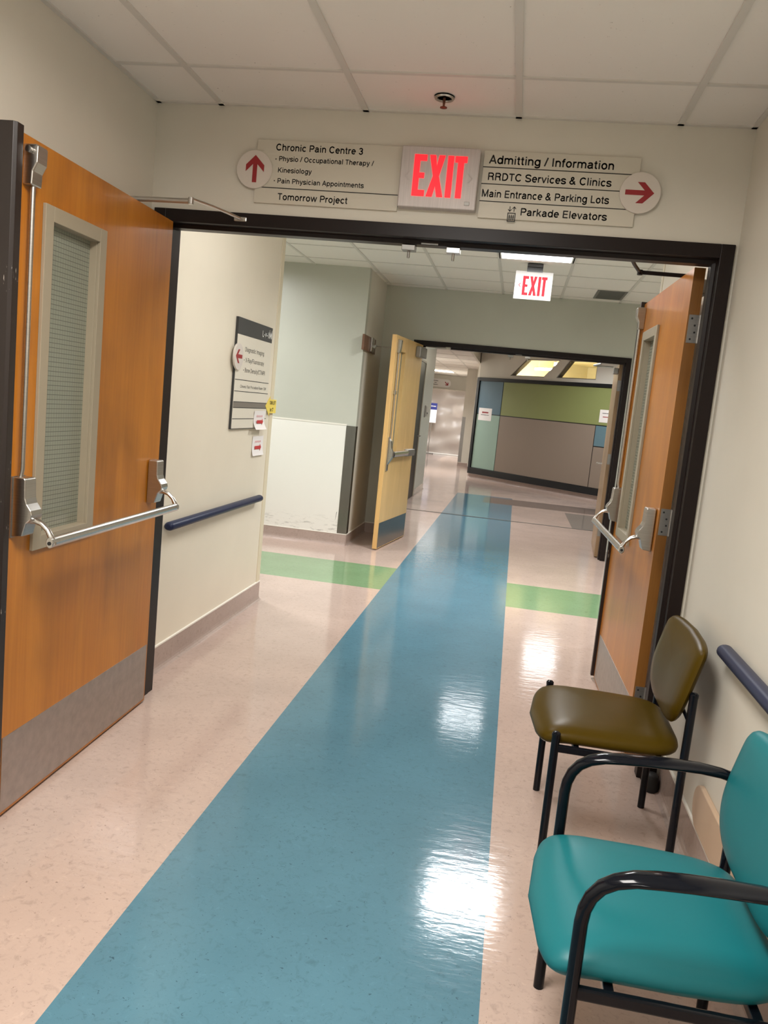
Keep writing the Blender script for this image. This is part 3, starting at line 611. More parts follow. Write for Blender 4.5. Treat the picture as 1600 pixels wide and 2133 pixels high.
# pale maple leaf of the second doorway
wl2 = 1.062
d3 = thing('door_3', (-1.106, 8.940, 0), math.atan2(-0.992, -0.127), 'pale maple door leaf with panic bar, open beside the alcove', 'door', None, 'structure')
a0, a1, b0, b1 = 0.70, 0.90, 0.93, 2.00
mb = MB()
for p, q in (((0, -TH, 0.012), (a0, 0, 2.134)), ((a1, -TH, 0.012), (wl2, 0, 2.134)), ((a0, -TH, 0.012), (a1, 0, b0)), ((a0, -TH, b1), (a1, 0, 2.134))): mb.box(p, q)
for f in mb.bm.faces:
    if all(v.co.x > wl2-1e-5 for v in f.verts): f.material_index = 1
mb.build('leaf', [M_maple, M_mapleedge], d3)
mb = MB()
for p, q in (((a0-0.02, 0, b0-0.02), (a0+0.012, 0.010, b1+0.02)), ((a1-0.012, 0, b0-0.02), (a1+0.02, 0.010, b1+0.02)), ((a0, 0, b0-0.02), (a1, 0.010, b0+0.012)), ((a0, 0, b1-0.012), (a1, 0.010, b1+0.02)),
             ((a0, -0.04, b0), (a0+0.012, 0, b1)), ((a1-0.012, -0.04, b0), (a1, 0, b1)), ((a0, -0.04, b0), (a1, 0, b0+0.012)), ((a0, -0.04, b1-0.012), (a1, 0, b1))): mb.box(p, q)
mb.build('vision_frame', M_maple, d3, 0.0015)
box('wired_glass_pane', M_glass, (a0+0.01, -0.033, b0+0.01), (a1-0.01, -0.028, b1-0.01), d3)
box('kick_plate', M_guard, (0.015, 0.0, 0.02), (wl2-0.015, 0.0018, 0.275), d3)
u = wl2-0.075
dev = box('exit_device', M_steel, (u-0.03, 0, 0.80), (u+0.03, 0.012, 1.14), d3, 0.006)
MB().prism([(0.010, 0.86), (0.035, 0.90), (0.060, 0.945), (0.060, 0.985), (0.040, 1.03), (0.030, 1.10), (0.010, 1.13)], 0, u-0.024, u+0.024).build('case', M_steel, dev, 0.005)
MB().prism([(0.010, 0.935), (0.048, 0.938), (0.056, 0.962), (0.048, 0.990), (0.010, 0.993)], 0, 0.36, u-0.075).build('push_bar', M_bar, dev, 0.004)
MB().prism([(0.010, 0.930), (0.050, 0.934), (0.058, 0.962), (0.050, 0.993), (0.010, 0.997)], 0, u-0.078, u-0.026).build('black_end_cap', M_rubber, dev, 0.004)
MB().prism([(0.002, 0.925), (0.040, 0.928), (0.046, 0.962), (0.040, 0.997), (0.002, 1.000)], 0, 0.06, 0.36).build('rail_cover', M_hinge, dev, 0.004)
MB().tube([(u, 0.014, 1.13), (u, 0.014, 1.99)], 0.0075, 12).build('vertical_rod', M_steel, d3, smooth=True)
box('rod_guide', M_steel, (u-0.016, 0, 1.56), (u+0.016, 0.026, 1.60), d3, 0.004)
MB().prism([(0, 1.965), (0.028, 1.965), (0.034, 2.0), (0.040, 2.09), (0.0, 2.095)], 0, u-0.026, u+0.026).build('top_latch', M_steel, d3, 0.004)
cb = box('closer_body', M_hinge, (0.02, 0.0, 1.985), (0.30, 0.058, 2.098), d3, 0.010)
M3 = Matrix.Rotation(-math.atan2(-0.992, -0.127), 4, 'Z') @ Matrix.Translation((1.106, -8.940, 0))
def loc3(p): return tuple(M3 @ Vector(p))
bar3([loc3(p) for p in ((-1.06, 8.80, 2.103), (-0.96, 8.83, 2.105), (-0.845, 8.93, 2.12))], 0.005, 0.010).build('closer_arm', M_steel, cb)
MB().box(loc3((-0.86, 8.925, 2.11)), loc3((-0.80, 8.947, 2.135))).build('shoe', M_steel, cb, 0.003)

# far right leaf of the second doorway, seen edge-on
rot4 = math.atan2(0.998, 0.060)
d4 = thing('door_4', (1.016, 9.135, 0), rot4, 'tan wooden door leaf seen edge-on at the right of the second doorway', 'door', None, 'structure')
box('leaf', M_tan, (0, -TH, 0.012), (1.06, 0, 2.134), d4)
for zc in (1.90, 1.10, 0.30): MB().box((-0.002, -TH, zc-0.057), (0.0, -0.004, zc+0.057)).cyl((-0.003, -TH-0.005, zc-0.057), (-0.003, -TH-0.005, zc+0.057), 0.007, 12).build('hinge', M_hinge, d4)
MB().tube([(1.0, 0.0, 1.0), (1.0, 0.06, 1.0), (0.90, 0.06, 1.0)], 0.012, 10).build('lever_handle', M_steel, d4, smooth=True)
cb = box('closer_body', M_hinge, (0.03, 0.0, 2.03), (0.25, 0.05, 2.09), d4, 0.006)
M4 = Matrix.Rotation(-rot4, 4, 'Z') @ Matrix.Translation((-1.016, -9.135, 0))
bar3([tuple(M4 @ Vector(p)) for p in ((0.97, 9.28, 2.10), (0.86, 9.30, 2.10), (0.76, 9.31, 2.105), (0.82, 9.16, 2.118))], 0.005, 0.010).build('closer_arm', M_steel, cb)

# closed dark door in the hall's left wall
d5 = thing('door_5', (XH-0.004, 12.605, 0), 0, 'closed dark brown door in the left wall past the second doorway', 'door', None, 'structure')
box('leaf', M_dark, (-0.05, -0.59, 0.005), (0.0, 0.59, 2.17), d5)
MB().box((-0.04, -0.603, 0), (0.012, -0.59, 2.198)).box((-0.04, 0.59, 0), (0.012, 0.603, 2.198)).box((-0.04, -0.59, 2.17), (0.012, 0.59, 2.198)).build('frame', M_taupe, d5)
MB().cyl((0.0, 0.47, 1.0), (0.05, 0.47, 1.0), 0.01, 12).tube([(0.05, 0.475, 1.0), (0.05, 0.36, 1.0)], 0.009, 10).build('lever_handle', M_steel, d5)

# ================================================================ SIGNS
def letters_exit(m, parent, x0, x1, z0, z1, y, t=0.002):
    """EXIT in condensed block capitals"""
    w = (x1-x0); s = w/0.209; h = z1-z0; st = 0.0235*s; hb = 0.0235*s
    def at(u): return x0+u*s
    mb = MB(); a = at(0)
    mb.prism([(a, z0), (a, z1), (a+0.050*s, z1), (a+0.050*s, z1-hb), (a+st, z1-hb), (a+st, z0+h*0.565), (a+0.044*s, z0+h*0.565), (a+0.044*s, z0+h*0.435), (a+st, z0+h*0.435), (a+st, z0+hb), (a+0.050*s, z0+hb), (a+0.050*s, z0)], 1, y-t, y)
    mb.build('letter_E', m, parent); a = at(0.057); b = at(0.125); mid = (a+b)/2; zm = (z0+z1)/2; q = 0.012*s
    MB().prism([(a, z0), (mid-q, zm), (a+0.003*s, z1), (a+0.027*s, z1), (mid, zm+0.038*s), (b-0.027*s, z1), (b-0.003*s, z1), (mid+q, zm), (b, z0), (b-0.025*s, z0), (mid, zm-0.038*s), (a+0.025*s, z0)], 1, y-t, y).build('letter_X', m, parent)
    a = at(0.133); MB().box((a, y-t, z0), (a+st, y, z1)).build('letter_I', m, parent)
    a = at(0.162); b = at(0.209); c = (a+b)/2
    MB().prism([(c-st/2, z0), (c-st/2, z1-hb), (a, z1-hb), (a, z1), (b, z1), (b, z1-hb), (c+st/2, z1-hb), (c+st/2, z0)], 1, y-t, y).build('letter_T', m, parent)

# left hanging panel on the header
s = thing('directional_sign', (-0.881, D+0.01, 2.3575), 0, 'cream wall sign reading Chronic Pain Centre 3, left of the lit exit sign', 'sign')
def R(x): return x+0.881
def Zs(z): return z-2.3575
FY = -0.013
box('panel', M_sign, (R(-1.182), FY, -0.125), (R(-0.578), 0, 0.125), s, 0.001)
box('divider', M_ink, (R(-1.16), FY-0.0006, Zs(2.2925)), (R(-0.578), FY, Zs(2.296)), s)
LSZ = 0.0415
text('lettering', 'Chronic Pain Centre 3', M_ink, s, R(-1.102), Zs(2.442), FY-0.0006, R(-0.738), 0.0262)
text('lettering', 'Physio / Occupational Therapy /', M_ink, s, R(-1.086), Zs(2.401), FY-0.0006, R(-0.689), 0.0195)
text('lettering', 'Kinesiology', M_ink, s, R(-1.087), Zs(2.356), FY-0.0006, R(-0.944), 0.0195)
text('lettering', 'Pain Physician Appointments', M_ink, s, R(-1.086), Zs(2.3137), FY-0.0006, R(-0.722), 0.0195)
text('lettering', 'Tomorrow Project', M_ink, s, R(-1.080), Zs(2.248), FY-0.0006, R(-0.785), 0.0262)
for z in (2.408, 2.3225): disc('bullet', M_ink, s, R(-1.0995), Zs(z), 0.0026, FY-0.0006, FY, 14)
dd = disc('arrow_disc', M_disc, s, R(-1.186), Zs(2.361), 0.0755, FY-0.010, FY)
arrow('arrow', M_red, dd, R(-1.183), Zs(2.363), FY-0.010, PI/2, 0.108, 0.078, 0.0185, 0.019)
# lit exit sign
e = thing('exit_sign', (-0.417, D+0.01, 2.362), 0, 'grey metal exit sign with glowing red letters above the near doorway', 'exit sign')
box('housing', M_alu, (-0.157, -0.045, -0.117), (0.155, 0, 0.117), e, 0.004)
letters_exit(M_exit, e, -0.103, 0.106, -0.074, 0.084, -0.045)
def chev(m, parent, cx, cz, y, w, h, s, t=0.0012):
    MB().prism([(cx-s*w/2, cz), (cx+s*w*0.15, cz+h/2), (cx+s*w/2, cz+h/2), (cx-s*w*0.15, cz), (cx+s*w/2, cz-h/2), (cx+s*w*0.15, cz-h/2)], 1, y-t, y).build('chevron', m, parent)
M_knock = mat('knockout_outline', (0.50, 0.455, 0.435), 0.5)
chev(M_knock, e, -0.128, 0.003, -0.0448, 0.020, 0.034, 1); chev(M_knock, e, 0.123, 0.003, -0.0448, 0.020, 0.034, -1)
box('test_button', M_hinge, (0.110, -0.048, -0.100), (0.131, -0.045, -0.086), e, 0.001)
# right panel
s = thing('directional_sign', (0.0505, D+0.01, 2.356), 0, 'cream wall sign reading Admitting / Information, right of the lit exit sign', 'sign')
def R(x): return x-0.0505
def Zs(z): return z-2.356
box('panel', M_sign, (R(-0.250), FY, -0.128), (R(0.351), 0, 0.128), s, 0.001)
for z in (2.4215, 2.358, 2.292): box('divider', M_ink, (R(-0.250), FY-0.0006, Zs(z-0.0017)), (R(0.351), FY, Zs(z+0.0017)), s)
text('lettering', 'Admitting / Information', M_ink, s, R(-0.229), Zs(2.435), FY-0.0006, R(0.252), 0.0315)
text('lettering', 'RRDTC Services & Clinics', M_ink, s, R(-0.226), Zs(2.3725), FY-0.0006, R(0.251), 0.0285)
text('lettering', 'Main Entrance & Parking Lots', M_ink, s, R(-0.243), Zs(2.308), FY-0.0006, R(0.250), 0.0280)
text('lettering', 'Parkade Elevators', M_ink, s, R(-0.083), Zs(2.2455), FY-0.0006, R(0.250), 0.0280)
ic = MB(); ix, iz, q = R(-0.118), Zs(2.236), FY-0.0006
for a, b in (((ix-0.016, iz-0.0175), (ix-0.0125, iz+0.0175)), ((ix+0.0125, iz-0.0175), (ix+0.016, iz+0.0175)), ((ix-0.0125, iz-0.0175), (ix+0.0125, iz-0.0140)), ((ix-0.0125, iz+0.0140), (ix+0.0125, iz+0.0175))): ic.box((a[0], q, a[1]), (b[0], FY, b[1]))
for j in (-1, 0, 1):
    cx = ix+j*0.0075
    ic.prism([(cx-0.0016, iz-0.0115), (cx-0.0028, iz+0.0015), (cx-0.0012, iz+0.0105), (cx+0.0012, iz+0.0105), (cx+0.0028, iz+0.0015), (cx+0.0016, iz-0.0115)], 1, q, FY)
for sx, dz in ((-0.0085, -1), (0.0085, 1)):
    cz = iz+0.0315; ic.box((ix+sx-0.0014, q, cz-0.010), (ix+sx+0.0014, FY, cz+0.010))
    tip = cz+dz*0.011
    for sd in (-1, 1): ic.prism([(ix+sx, tip), (ix+sx+sd*0.0078, tip-dz*0.0088), (ix+sx+sd*0.0058, tip-dz*0.0110), (ix+sx, tip-dz*0.0042)], 1, q, FY)
ic.build('elevator_pictogram', M_ink, s)
dd = disc('arrow_disc', M_disc, s, R(0.361), Zs(2.354), 0.0765, FY-0.010, FY)
arrow('arrow', M_red, dd, R(0.359), Zs(2.354), FY-0.010, 0, 0.108, 0.078, 0.0185, 0.019)

# hanging exit sign in the junction
e = thing('exit_sign', (-0.001, 7.12, 2.567), 0, 'edge-lit white exit sign with red letters hanging from the junction ceiling', 'exit sign')
box('canopy', M_charcoal, (-0.066, -0.03, 0.150), (0.066, 0.03, 0.178), e, 0.003)
box('edge_lit_panel', M_acryl, (-0.156, -0.006, -0.115), (0.156, 0.006, 0.116), e, 0.002)
box('holder', M_charcoal, (-0.066, -0.012, 0.112), (0.066, 0.012, 0.150), e)
letters_exit(M_exit2, e, -0.090, 0.112, -0.082, 0.076, -0.006, 0.001); chev(M_exit2, e, -0.114, 0.0, -0.006, 0.020, 0.032, 1)

# directory on the cream wall (local x runs away from the viewer along the wall)
s = thing('directory_sign', (XVL, 4.915, 1.548), PI/2, 'tall wall directory headed Level M on the cream wall past the left door', 'sign')
def Y(y): return y-4.915
def Zs(z): return z-1.548
FY = -0.016
box('backing', M_charcoal, (Y(4.585), FY+0.002, Zs(1.222)), (Y(5.245), 0, Zs(1.878)), s, 0.001)
box('face', mat('directory_face', (0.74, 0.69, 0.58), 0.42), (Y(4.590), FY, Zs(1.226)), (Y(5.243), FY+0.002, Zs(1.780)), s)
hb = box('header_band', M_charcoal, (Y(4.586), FY, Zs(1.780)), (Y(5.245), FY+0.002, Zs(1.878)), s)
text('lettering', 'Level', M_white, hb, Y(5.040), Zs(1.806), FY-0.0006, Y(5.162), 0.038)
text('lettering', 'M', M_white, hb, Y(5.178), Zs(1.806), FY-0.0006, Y(5.236), 0.050, 0.02)
for z in (1.517, 1.4485, 1.284): box('divider', M_ink, (Y(4.592), FY-0.0006, Zs(z-0.002)), (Y(5.243), FY, Zs(z+0.002)), s)
box('grey_band', M_greyband, (Y(4.592), FY-0.0005, Zs(1.352)), (Y(5.243), FY, Zs(1.384)), s)
for z in (1.3505, 1.3855): box('divider', M_ink, (Y(4.592), FY-0.0006, Zs(z-0.002)), (Y(5.243), FY, Zs(z+0.002)), s)
for st, y0, y1, z, h in (('Diagnostic Imaging', 4.735, 5.098, 1.688, 0.027), ('X-Ray/Fluoroscopy', 4.752, 5.111, 1.625, 0.027), ('Bone Density/CT/MRI', 4.752, 5.146, 1.565, 0.027), ('Chronic Pain Procedure Room 12M', 4.690, 5.190, 1.470, 0.018)):
    text('lettering', st, M_ink, s, Y(y0), Zs(z), FY-0.0006, Y(y1), h, -0.01)
for z in (1.637, 1.577): disc('bullet', M_ink, s, Y(4.728), Zs(z), 0.004, FY-0.0006, FY, 12)
dd = disc('arrow_disc', M_disc, s, Y(4.600), Zs(1.649), 0.077, FY-0.012, FY)
arrow('arrow', M_red, dd, Y(4.600), Zs(1.651), FY-0.012, PI, 0.108, 0.080, 0.022, 0.018)
# paper notes near the directory
def dashes(parent, m, x0, x1, z, h, y, seed, th=0.0004, name='heading'):
    rnd = random.Random(seed); mb = MB(); x = x0
    while x < x1-0.004:
        w = min(rnd.uniform(0.004, 0.011), x1-x); mb.box((x, y-th, z-h/2*rnd.uniform(0.6, 1.0)), (x+w, y, z+h/2*rnd.uniform(0.6, 1.0))); x += w+0.0025
    return mb.build(name, m, parent)
s = thing('yellow_arrow_note', (XVL+0.0165, 5.33, 1.367), PI/2, 'yellow paper arrow reading Turn Left taped over the directory edge at the wall corner', 'paper note')
box('arrow_shaft', M_yellow, (-0.03, -0.002, -0.046), (0.115, 0.0, 0.046), s)
MB().prism([(-0.122, 0.0), (-0.028, 0.066), (-0.028, -0.066)], 1, -0.0021, 0.0001).build('arrow_head', M_yellow, s)
text('lettering', 'TURN LEFT', M_ink, s, -0.035, 0.012, -0.0026, 0.098, 0.024); text('lettering', 'for CT', M_ink, s, -0.02, -0.034, -0.0026, 0.055, 0.024)
def paper(name, label, y0, y1, z0, z1, curl, x, seed):
    t = thing(name, (x, (y0+y1)/2, (z0+z1)/2), PI/2, label, 'paper note', 'red arrow papers on the cream wall'); w, h = (y1-y0)/2, (z1-z0)/2
    mb = MB(); n = 10; fr, bk = [], []
    f = lambda q: -0.0012 - curl*(q**2)*(1.0 if q > 0 else 0.2)
    for i in range(n+1):
        q = 1-2*i/n; yy = f(-q) ; fr.append((yy-0.0003, q*h)); bk.append((yy, q*h))
    mb.prism(fr+bk[::-1], 0, -w, w); mb.build('sheet', M_paper, t)
    def y_at(z): return f(-z/h)-0.0006
    dashes(t, M_pinkink, -w*0.55, w*0.6, h*0.42, 0.016, y_at(h*0.42), seed)
    zz = -h*0.18; arrow('arrow', M_redarrow, t, 0.0, zz, y_at(zz-0.02)-0.0012, 0.0, w*1.15, h*0.72, h*0.34, solid=True)
    return t
paper('paper_sign', 'white paper with a red right arrow, lower edge curling, taped over the directory', 4.985, 5.205, 1.215, 1.335, 0.022, XVL+0.0165, 5)
paper('paper_sign', 'white paper with a red right arrow taped to the bare wall below the directory', 5.040, 5.265, 1.040, 1.168, 0.010, XVL+0.0005, 6)

# ================================================================ HANDRAILS, GUARDS, WALL PANELS
def handrail(label, x, y0, y1, z, side):
    t = thing('handrail', (x, (y0+y1)/2, z), 0, label, 'handrail'); L = (y1-y0)/2; s = side     # side: +1 when the room lies towards +x
    n = 20; mb = MB(); rings = []
    for yy, sc in ((-L, 0.55), (-L+0.006, 0.85), (-L+0.018, 1.0), (L-0.018, 1.0), (L-0.006, 0.85), (L, 0.55)):
        rings.append([mb.bm.verts.new((s*(0.0265+0.026*sc*math.cos(2*PI*j/n)), yy, 0.0225*sc*math.sin(2*PI*j/n))) for j in range(n)])
    mb.ring_join(rings).build('grip', M_navy, t, smooth=True)
    return t
handrail('navy handrail on the cream wall behind the left door', XVL, 3.755, 5.225, 0.750, 1)
handrail('navy handrail on the right wall behind the chairs', XR, 0.6, 2.63, 0.795, -1)
t = thing('wall_bumper', (XR, 1.72, 0.242), 0, 'beige bumper strip with a rounded end, low on the right wall behind the teal chair', 'bumper')
pts = [(-1.1, -0.072), (0.955, -0.072)] + [(0.955+0.072*math.sin(math.radians(a)), -0.072*math.cos(math.radians(a))) for a in range(15, 180, 15)] + [(0.955, 0.072), (-1.1, 0.072)]
MB().prism(pts, 0, -0.018, 0.0).build('guard_board', M_beige, t, 0.005, seg=3)
wp = thing('wall_panel', (-2.05, YF, 0), 0, 'white protective wall panel with scuff marks on the far wall beside the alcove', 'wall panel')
box('board', M_wains, (-2.6, -0.004, 0.115), (0.385, 0.0, 1.208), wp)
box('cap_strip', M_cap, (-2.6, -0.007, 1.208), (0.385, 0.0, 1.222), wp)
MB().prism([(0.352, 0.245), (0.357, 0.27), (0.366, 0.335), (0.361, 0.33)], 1, -0.0046, -0.0041).build('scratch', M_ink, wp)
t = thing('corner_guard', (XA, YF, 0), 0, 'tall stainless corner guard at the alcove corner beside the white panel', 'corner guard')
MB().prism([(-0.095, -0.0075), (0.004, -0.0075), (0.004, 0.075), (0.001, 0.075), (0.001, -0.0045), (-0.095, -0.0045)], 2, 0.118, 1.208).build('angle', M_guard, t)
t = thing('corner_guard', (-1.46, 22.0, 0), 0, 'grey corner guard on the pillar beside the plastic sheeting', 'corner guard')
MB().prism([(-0.006, -0.006), (0.085, -0.006), (0.085, -0.001), (-0.001, -0.001), (-0.001, 0.085), (-0.006, 0.085)], 2, 0.10, 1.32).build('angle', M_hinge, t)
t = thing('door_holder', (XA, 8.175, 2.035), 0, 'brown wood block with a steel door holder high on the alcove wall', 'door holder')
box('mount_block', M_brownblock, (0, -0.33, -0.075), (0.022, 0.31, 0.075), t, 0.002)
box('magnet_plate', M_steel, (0.022, 0.0, -0.065), (0.040, 0.14, 0.075), t, 0.004)
MB().cyl((0.04, 0.09, -0.01), (0.066, 0.09, -0.01), 0.022, 18).build('plunger', M_steel, t, 0.002)
MB().cyl((0.05, 0.11, 0.0), (0.31, 0.02, -0.01), 0.006, 10).build('hold_open_rod', M_steel, t)
t = thing('switch_plate', (XH, 13.86, 1.40), 0, 'steel door actuator plate on the hall wall past the dark door', 'switch')
box('plate', M_steel, (0, 0.02, -0.085), (0.006, 0.34, 0.085), t, 0.002); box('key_switch', M_greyband, (0, -0.22, -0.10), (0.012, -0.12, 0.10), t, 0.002)
MB().cyl((0.006, 0.17, -0.03), (0.014, 0.17, -0.03), 0.014, 14).build('button', M_charcoal, t)
t = thing('door_stop', (0.722, 3.30, 0), 0, 'black rubber door stop on the floor by the right door frame', 'door stop')
MB().lathe([(0.005, 0.0), (0.034, 0.0), (0.036, 0.01), (0.030, 0.045), (0.028, 0.062), (0.018, 0.072), (0.004, 0.074)], (-0.008, 0, 0)).build('dome', M_rubber, t, smooth=True)
t = thing('pull_cord', (-0.115, 11.5, 2.95), 0, 'thin hanging cord in front of the high windows', 'cord')
MB().tube([(0, 0, 0), (0, 0, -0.36)], 0.008, 8).build('cord', M_taupe, t); MB().lathe([(0.004, -0.36), (0.014, -0.37), (0.014, -0.40), (0.004, -0.41)]).build('knob', M_taupe, t, smooth=True)

# ================================================================ COLOURED PANEL AND FAR THINGS
p = panel_space('colour_panel', label='large black framed wall panel of green, blue, mint and taupe fields on the slanted wall', cat='wall panel')
z0, z1, s1 = 0.092, 2.255, 7.0
mb = MB()
for a, c in (((0.0, -0.05, z0), (0.075, 0, z1)), ((0.075, -0.05, z0), (s1, 0, z0+0.135)), ((0.075, -0.05, z1-0.07), (s1, 0, z1))): mb.box(a, c)
mb.build('frame', M_pblack, p, 0.004)
q0, q1, xm, zm = z0+0.135, z1-0.07, 0.79, 1.452
fields = [('blue_field', M_pblue, 0.075, xm, zm, q1), ('green_field', M_pgreen, xm, 5.2, zm, q1), ('mint_field', M_pmint, 0.075, xm, q0, zm), ('taupe_field', M_pbrown, xm, 3.33, q0, zm),
          ('small_blue_field', mat('panel_light_blue', (0.115, 0.20, 0.235), 0.45), 3.33, 3.95, 1.04, zm), ('taupe_field', M_pbrown, 3.33, 5.2, q0, 1.04), ('taupe_field', M_pbrown, 3.95, 5.2, 1.04, zm), ('green_field', M_pgreen, 5.2, s1, q0, q1)]
for nm, m, a, b, c, d in fields: box(nm, m, (a+0.009, -0.024, c+0.009), (b-0.009, -0.004, d-0.009), p)
box('backing', M_pblack, (0.05, -0.012, q0-0.02), (s1, -0.001, q1+0.02), p)
def panel_paper(label, s0, s1, z0, z1, left):
    t = panel_space('paper_notice', PA + pd*(s0+s1)/2 + Vector((0, 0, (z0+z1)/2)) - pn*0.025, label=label, cat='paper note'); w, h = (s1-s0)/2, (z1-z0)/2
    box('sheet', M_paper, (-w, -0.002, -h), (w, 0, h), t)
    arrow('arrow', M_red, t, 0.0, 0.30*h if left else -0.12*h, -0.002, PI if left else 0, w*1.0, h*0.42 if left else h*0.30, h*0.22 if left else h*0.12, solid=True)
    dashes(t, M_ink, -w*0.62, w*0.62, -h*0.10 if left else h*0.45, 0.018, -0.002, 4, name='caption')
panel_paper('white paper with a red left arrow on the blue and mint end of the panel', 0.135, 0.535, 1.31, 1.585, True)
panel_paper('white paper with a red right arrow on the green field of the coloured panel', 3.39, 3.70, 1.515, 1.76, False)
# hanging sign with rounded end in front of the bulkhead
t = thing('corridor_sign', (-2.64, 27.2, 2.33), 0, 'cream round-ended sign with a dark red arrow on the far bulkhead', 'sign')
n = 14; pts = [(-0.36, -0.135), (0.20, -0.135)] + [(0.20+0.135*math.sin(PI*i/n), -0.135*math.cos(PI*i/n)) for i in range(1, n)] + [(0.20, 0.135), (-0.36, 0.135)]
MB().prism(pts, 1, -0.03, 0.0).build('board', M_paper, t, 0.003)
for i, (x0, x1) in enumerate(((-0.27, -0.10), (-0.22, -0.15), (-0.29, -0.10))): dashes(t, M_ink, x0, x1, 0.065-0.062*i, 0.024, -0.03, 11+i, 0.001, 'caption')
arrow('arrow', M_red, t, 0.19, -0.01, -0.03, -PI/4, 0.16, 0.12, 0.03, 0.03)
# plastic sheeting that closes the corridor
t = thing('plastic_sheeting', (-2.25, 26.6, 0), 0, 'clear plastic sheeting hung across the far left corridor under the bulkhead', 'plastic sheet')
mb = MB(); nx, nz = 44, 60; rnd = random.Random(8); g = []
for j in range(nz+1):
    z = 2.115*j/nz; row = []
    for i in range(nx+1):
        x = -0.75+1.5*i/nx; yy = 0.035*math.sin(5.5*z+2.1*x+1.2*math.sin(3*x)) + 0.022*math.sin(13*z-3.0*x) + 0.02*math.sin(9*x)
        row.append(mb.bm.verts.new((x, yy, z+0.004)))
    g.append(row)
for j in range(nz):
    for i in range(nx): mb.face([g[j][i], g[j][i+1], g[j+1][i+1], g[j+1][i]])
mb.build('film', M_film, t, smooth=True)
MB().box((-0.75, -0.05, 0.0), (0.75, 0.05, 0.035)).build('hem_tape', M_white, t, 0.01)
t = thing('paper_notice', (-1.96, 26.70, 1.45), 0, 'pale notice showing faintly through the plastic sheeting', 'paper note')
box('sheet', M_paper, (-0.15, -0.006, -0.19), (0.15, -0.003, 0.19), t); dashes(t, M_greyband, -0.1, 0.0, -0.07, 0.02, -0.006, 3, 0.001, 'caption'); dashes(t, M_greyband, -0.11, 0.11, 0.07, 0.014, -0.006, 9, 0.001, 'caption')
t = thing('poster', (-2.74, 26.30, 1.37), 0, 'white poster board with a dark blue heading in the far left corridor', 'poster')
box('board', mat('poster_white', (0.82, 0.80, 0.84), 0.6), (-0.145, -0.02, -0.36), (0.145, 0.0, 0.27), t)
hd = box('blue_heading', M_bluehead, (-0.145, -0.022, 0.06), (0.145, -0.02, 0.27), t); dashes(hd, M_white, -0.09, 0.11, 0.17, 0.035, -0.022, 21, 0.001, 'caption')
t_pole = MB().cyl((0, 0.0, -1.35), (0, 0.0, -0.36), 0.012, 10).build('post', M_hinge, t); MB().box((-0.16, -0.12, -1.37), (0.16, 0.12, -1.345)).build('foot', M_hinge, t)

# ================================================================ CHAIRS (front towards local -x)
def pad(outline, zprof, n=120):
    """closed cushion: outline(theta)->(u,v); zprof: (scale, height) pairs from top centre to bottom centre"""
    mb = MB(); rings = []
    for sc, h in zprof: rings.append([(outline(2*PI*j/n, sc), h) for j in range(n)])
    return mb, rings
def sgn(v, e): return math.copysign(abs(v)**e, v)
def seat_part(root, m):
    def outline(t, sc):
        e = 2/13.0 if math.cos(t) < 0 else 2/5.0
        u = sgn(math.cos(t), e)*0.226*sc; v = sgn(math.sin(t), 2/13.0 if math.cos(t) < 0 else 2/5.0)*0.249*sc
        f = max(0.0, -u/0.220); u -= 0.040*f*(1-(v/0.26)**2)*sc
        v *= 1.0 - 0.06*max(0, u/0.220)
        return u-0.012, v
    zp = [(0.02, 0.060), (0.3, 0.0598), (0.6, 0.058), (0.80, 0.054), (0.90, 0.048), (0.96, 0.040), (0.99, 0.031), (1.0, 0.022), (0.99, 0.012), (0.96, 0.004), (0.92, 0.0), (0.5, 0.0), (0.02, 0.0)]
    mb, rings = pad(outline, zp); R = []
    for ring in rings:
        row = []
        for (u, v), h in ring:
            drop = 0.016*max(0, (-u-0.12)/0.14)**2 if u < -0.12 else 0.0
            row.append(mb.bm.verts.new((u, v, 0.406 + h - drop - 0.010*(u+0.03)/0.4*0)))
        R.append(row)
    mb.ring_join(R); return mb.build('seat', m, root, smooth=True)
def back_part(root, m):
    def outline(t, sc):
        c, s_ = math.cos(t), math.sin(t)
        top = s_ > 0; e = 2/9.0 if top else 2/3.1
        v = sgn(c, e)*0.268*sc; z = sgn(s_, e)*(0.108 if top else 0.184)*sc
        z += 0.012*(1-(v/0.264)**2)*max(0, z/0.108) if top else 0.0
        v *= 1.0 - (0.06*max(0, (-z-0.02)/0.16)**1.3 if not top else 0.0)
        return v, z
    zp = [(0.02, 0.046), (0.4, 0.0455), (0.7, 0.043), (0.86, 0.037), (0.94, 0.030), (0.985, 0.021), (1.0, 0.014), (0.985, 0.007), (0.95, 0.001), (0.9, 0.0), (0.5, 0.0), (0.02, 0.0)]
    mb, rings = pad(outline, zp); R = []
    for ring in rings:
        row = []
        for (v, z), h in ring:
            x = 0.225 + 0.25*z + 0.30*min(0, z)**2 - 0.016*(v/0.262)**2 - h
            row.append(mb.bm.verts.new((x, v, 0.678+z)))
        R.append(row)
    mb.ring_join(R); return mb.build('backrest', m, root, smooth=True)
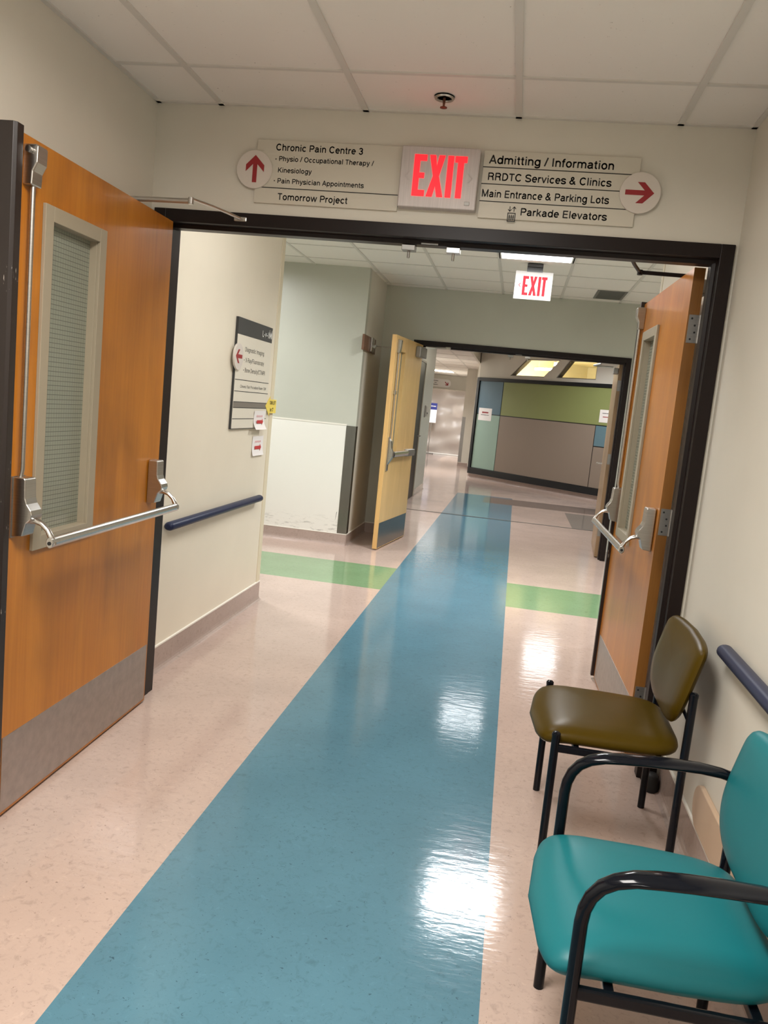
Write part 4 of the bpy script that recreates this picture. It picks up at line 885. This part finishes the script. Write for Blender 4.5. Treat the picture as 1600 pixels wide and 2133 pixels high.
def make_chair(loc, m, hw, label, arms):
    c = thing('waiting_room_chair', loc, 0, label, 'chair'); r = 0.0135
    xf, xr = -0.20, 0.205
    seat_part(c, m); back_part(c, m)
    for s in (-1, 1):
        y = s*hw
        if arms:
            MB().tube([(xf, y, 0.0), (xf, y, 0.20), (xf, y, 0.47)], r, 16).build('leg', M_blackmetal, c, smooth=True)
            path, rs, ws = [], [], []
            for x, z, rr, w in ((xf, 0.468, r, r), (xf, 0.54, r, r), (xf+0.003, 0.568, r, r), (xf+0.012, 0.594, r, 0.0145), (xf+0.028, 0.616, 0.0132, 0.017), (xf+0.052, 0.632, 0.0126, 0.0205), (xf+0.085, 0.643, 0.0118, 0.0245), (xf+0.13, 0.649, 0.0110, 0.0280), (xf+0.18, 0.653, 0.0108, 0.0290), (xf+0.25, 0.656, 0.0110, 0.0285), (xf+0.31, 0.657, 0.0114, 0.0260), (xf+0.36, 0.653, 0.0120, 0.0205), (xf+0.39, 0.646, 0.0125, 0.0165), (xr, 0.636, 0.012, 0.014)):
                path.append((x, y, z)); rs.append(rr); ws.append(w)
            MB().tube(path, rs, 20, ws).build('armrest', M_blackmetal, c, smooth=True)
        else:
            lg = MB().tube([(xf, y, 0.0), (xf, y, 0.20), (xf, y, 0.444)], r, 16).build('leg', M_blackmetal, c, smooth=True)
            MB().lathe([(r*1.06, 0.440), (r*1.06, 0.449), (r*0.7, 0.454), (0.002, 0.455)], (xf, y, 0), 16).build('cap', M_blackmetal, lg, smooth=True)
        lg = MB().tube([(xr, y, 0.0), (xr, y, 0.30), (xr+0.002, y, 0.64)], r, 16).build('leg', M_blackmetal, c, smooth=True)
        MB().lathe([(r*1.06, 0.635), (r*1.06, 0.645), (r*0.7, 0.650), (0.002, 0.651)], (xr+0.002, y, 0), 16).build('cap', M_blackmetal, lg, smooth=True)
        MB().box((xf, y-0.008, 0.386), (xr, y+0.008, 0.411)).build('side_rail', M_blackmetal, c, 0.004)
    for x in (-0.13, 0.14): MB().box((x-0.01, -hw, 0.386), (x+0.01, hw, 0.406)).build('cross_rail', M_blackmetal, c, 0.003)
    for s in (-1, 1): MB().tube([(xr-0.004, s*hw, 0.555), (xr-0.012, s*(hw-0.06), 0.575), (xr-0.004, s*(hw-0.11), 0.60)], 0.006, 10).build('back_bracket', M_blackmetal, c, smooth=True)
    return c
make_chair((0.447, 2.865, 0), M_olive, 0.262, 'armless olive-brown vinyl chair with black legs against the right wall by the door frame', False)
make_chair((0.427, 1.717, 0), M_teal, 0.268, 'teal vinyl armchair with glossy black arms, nearest on the right', True)
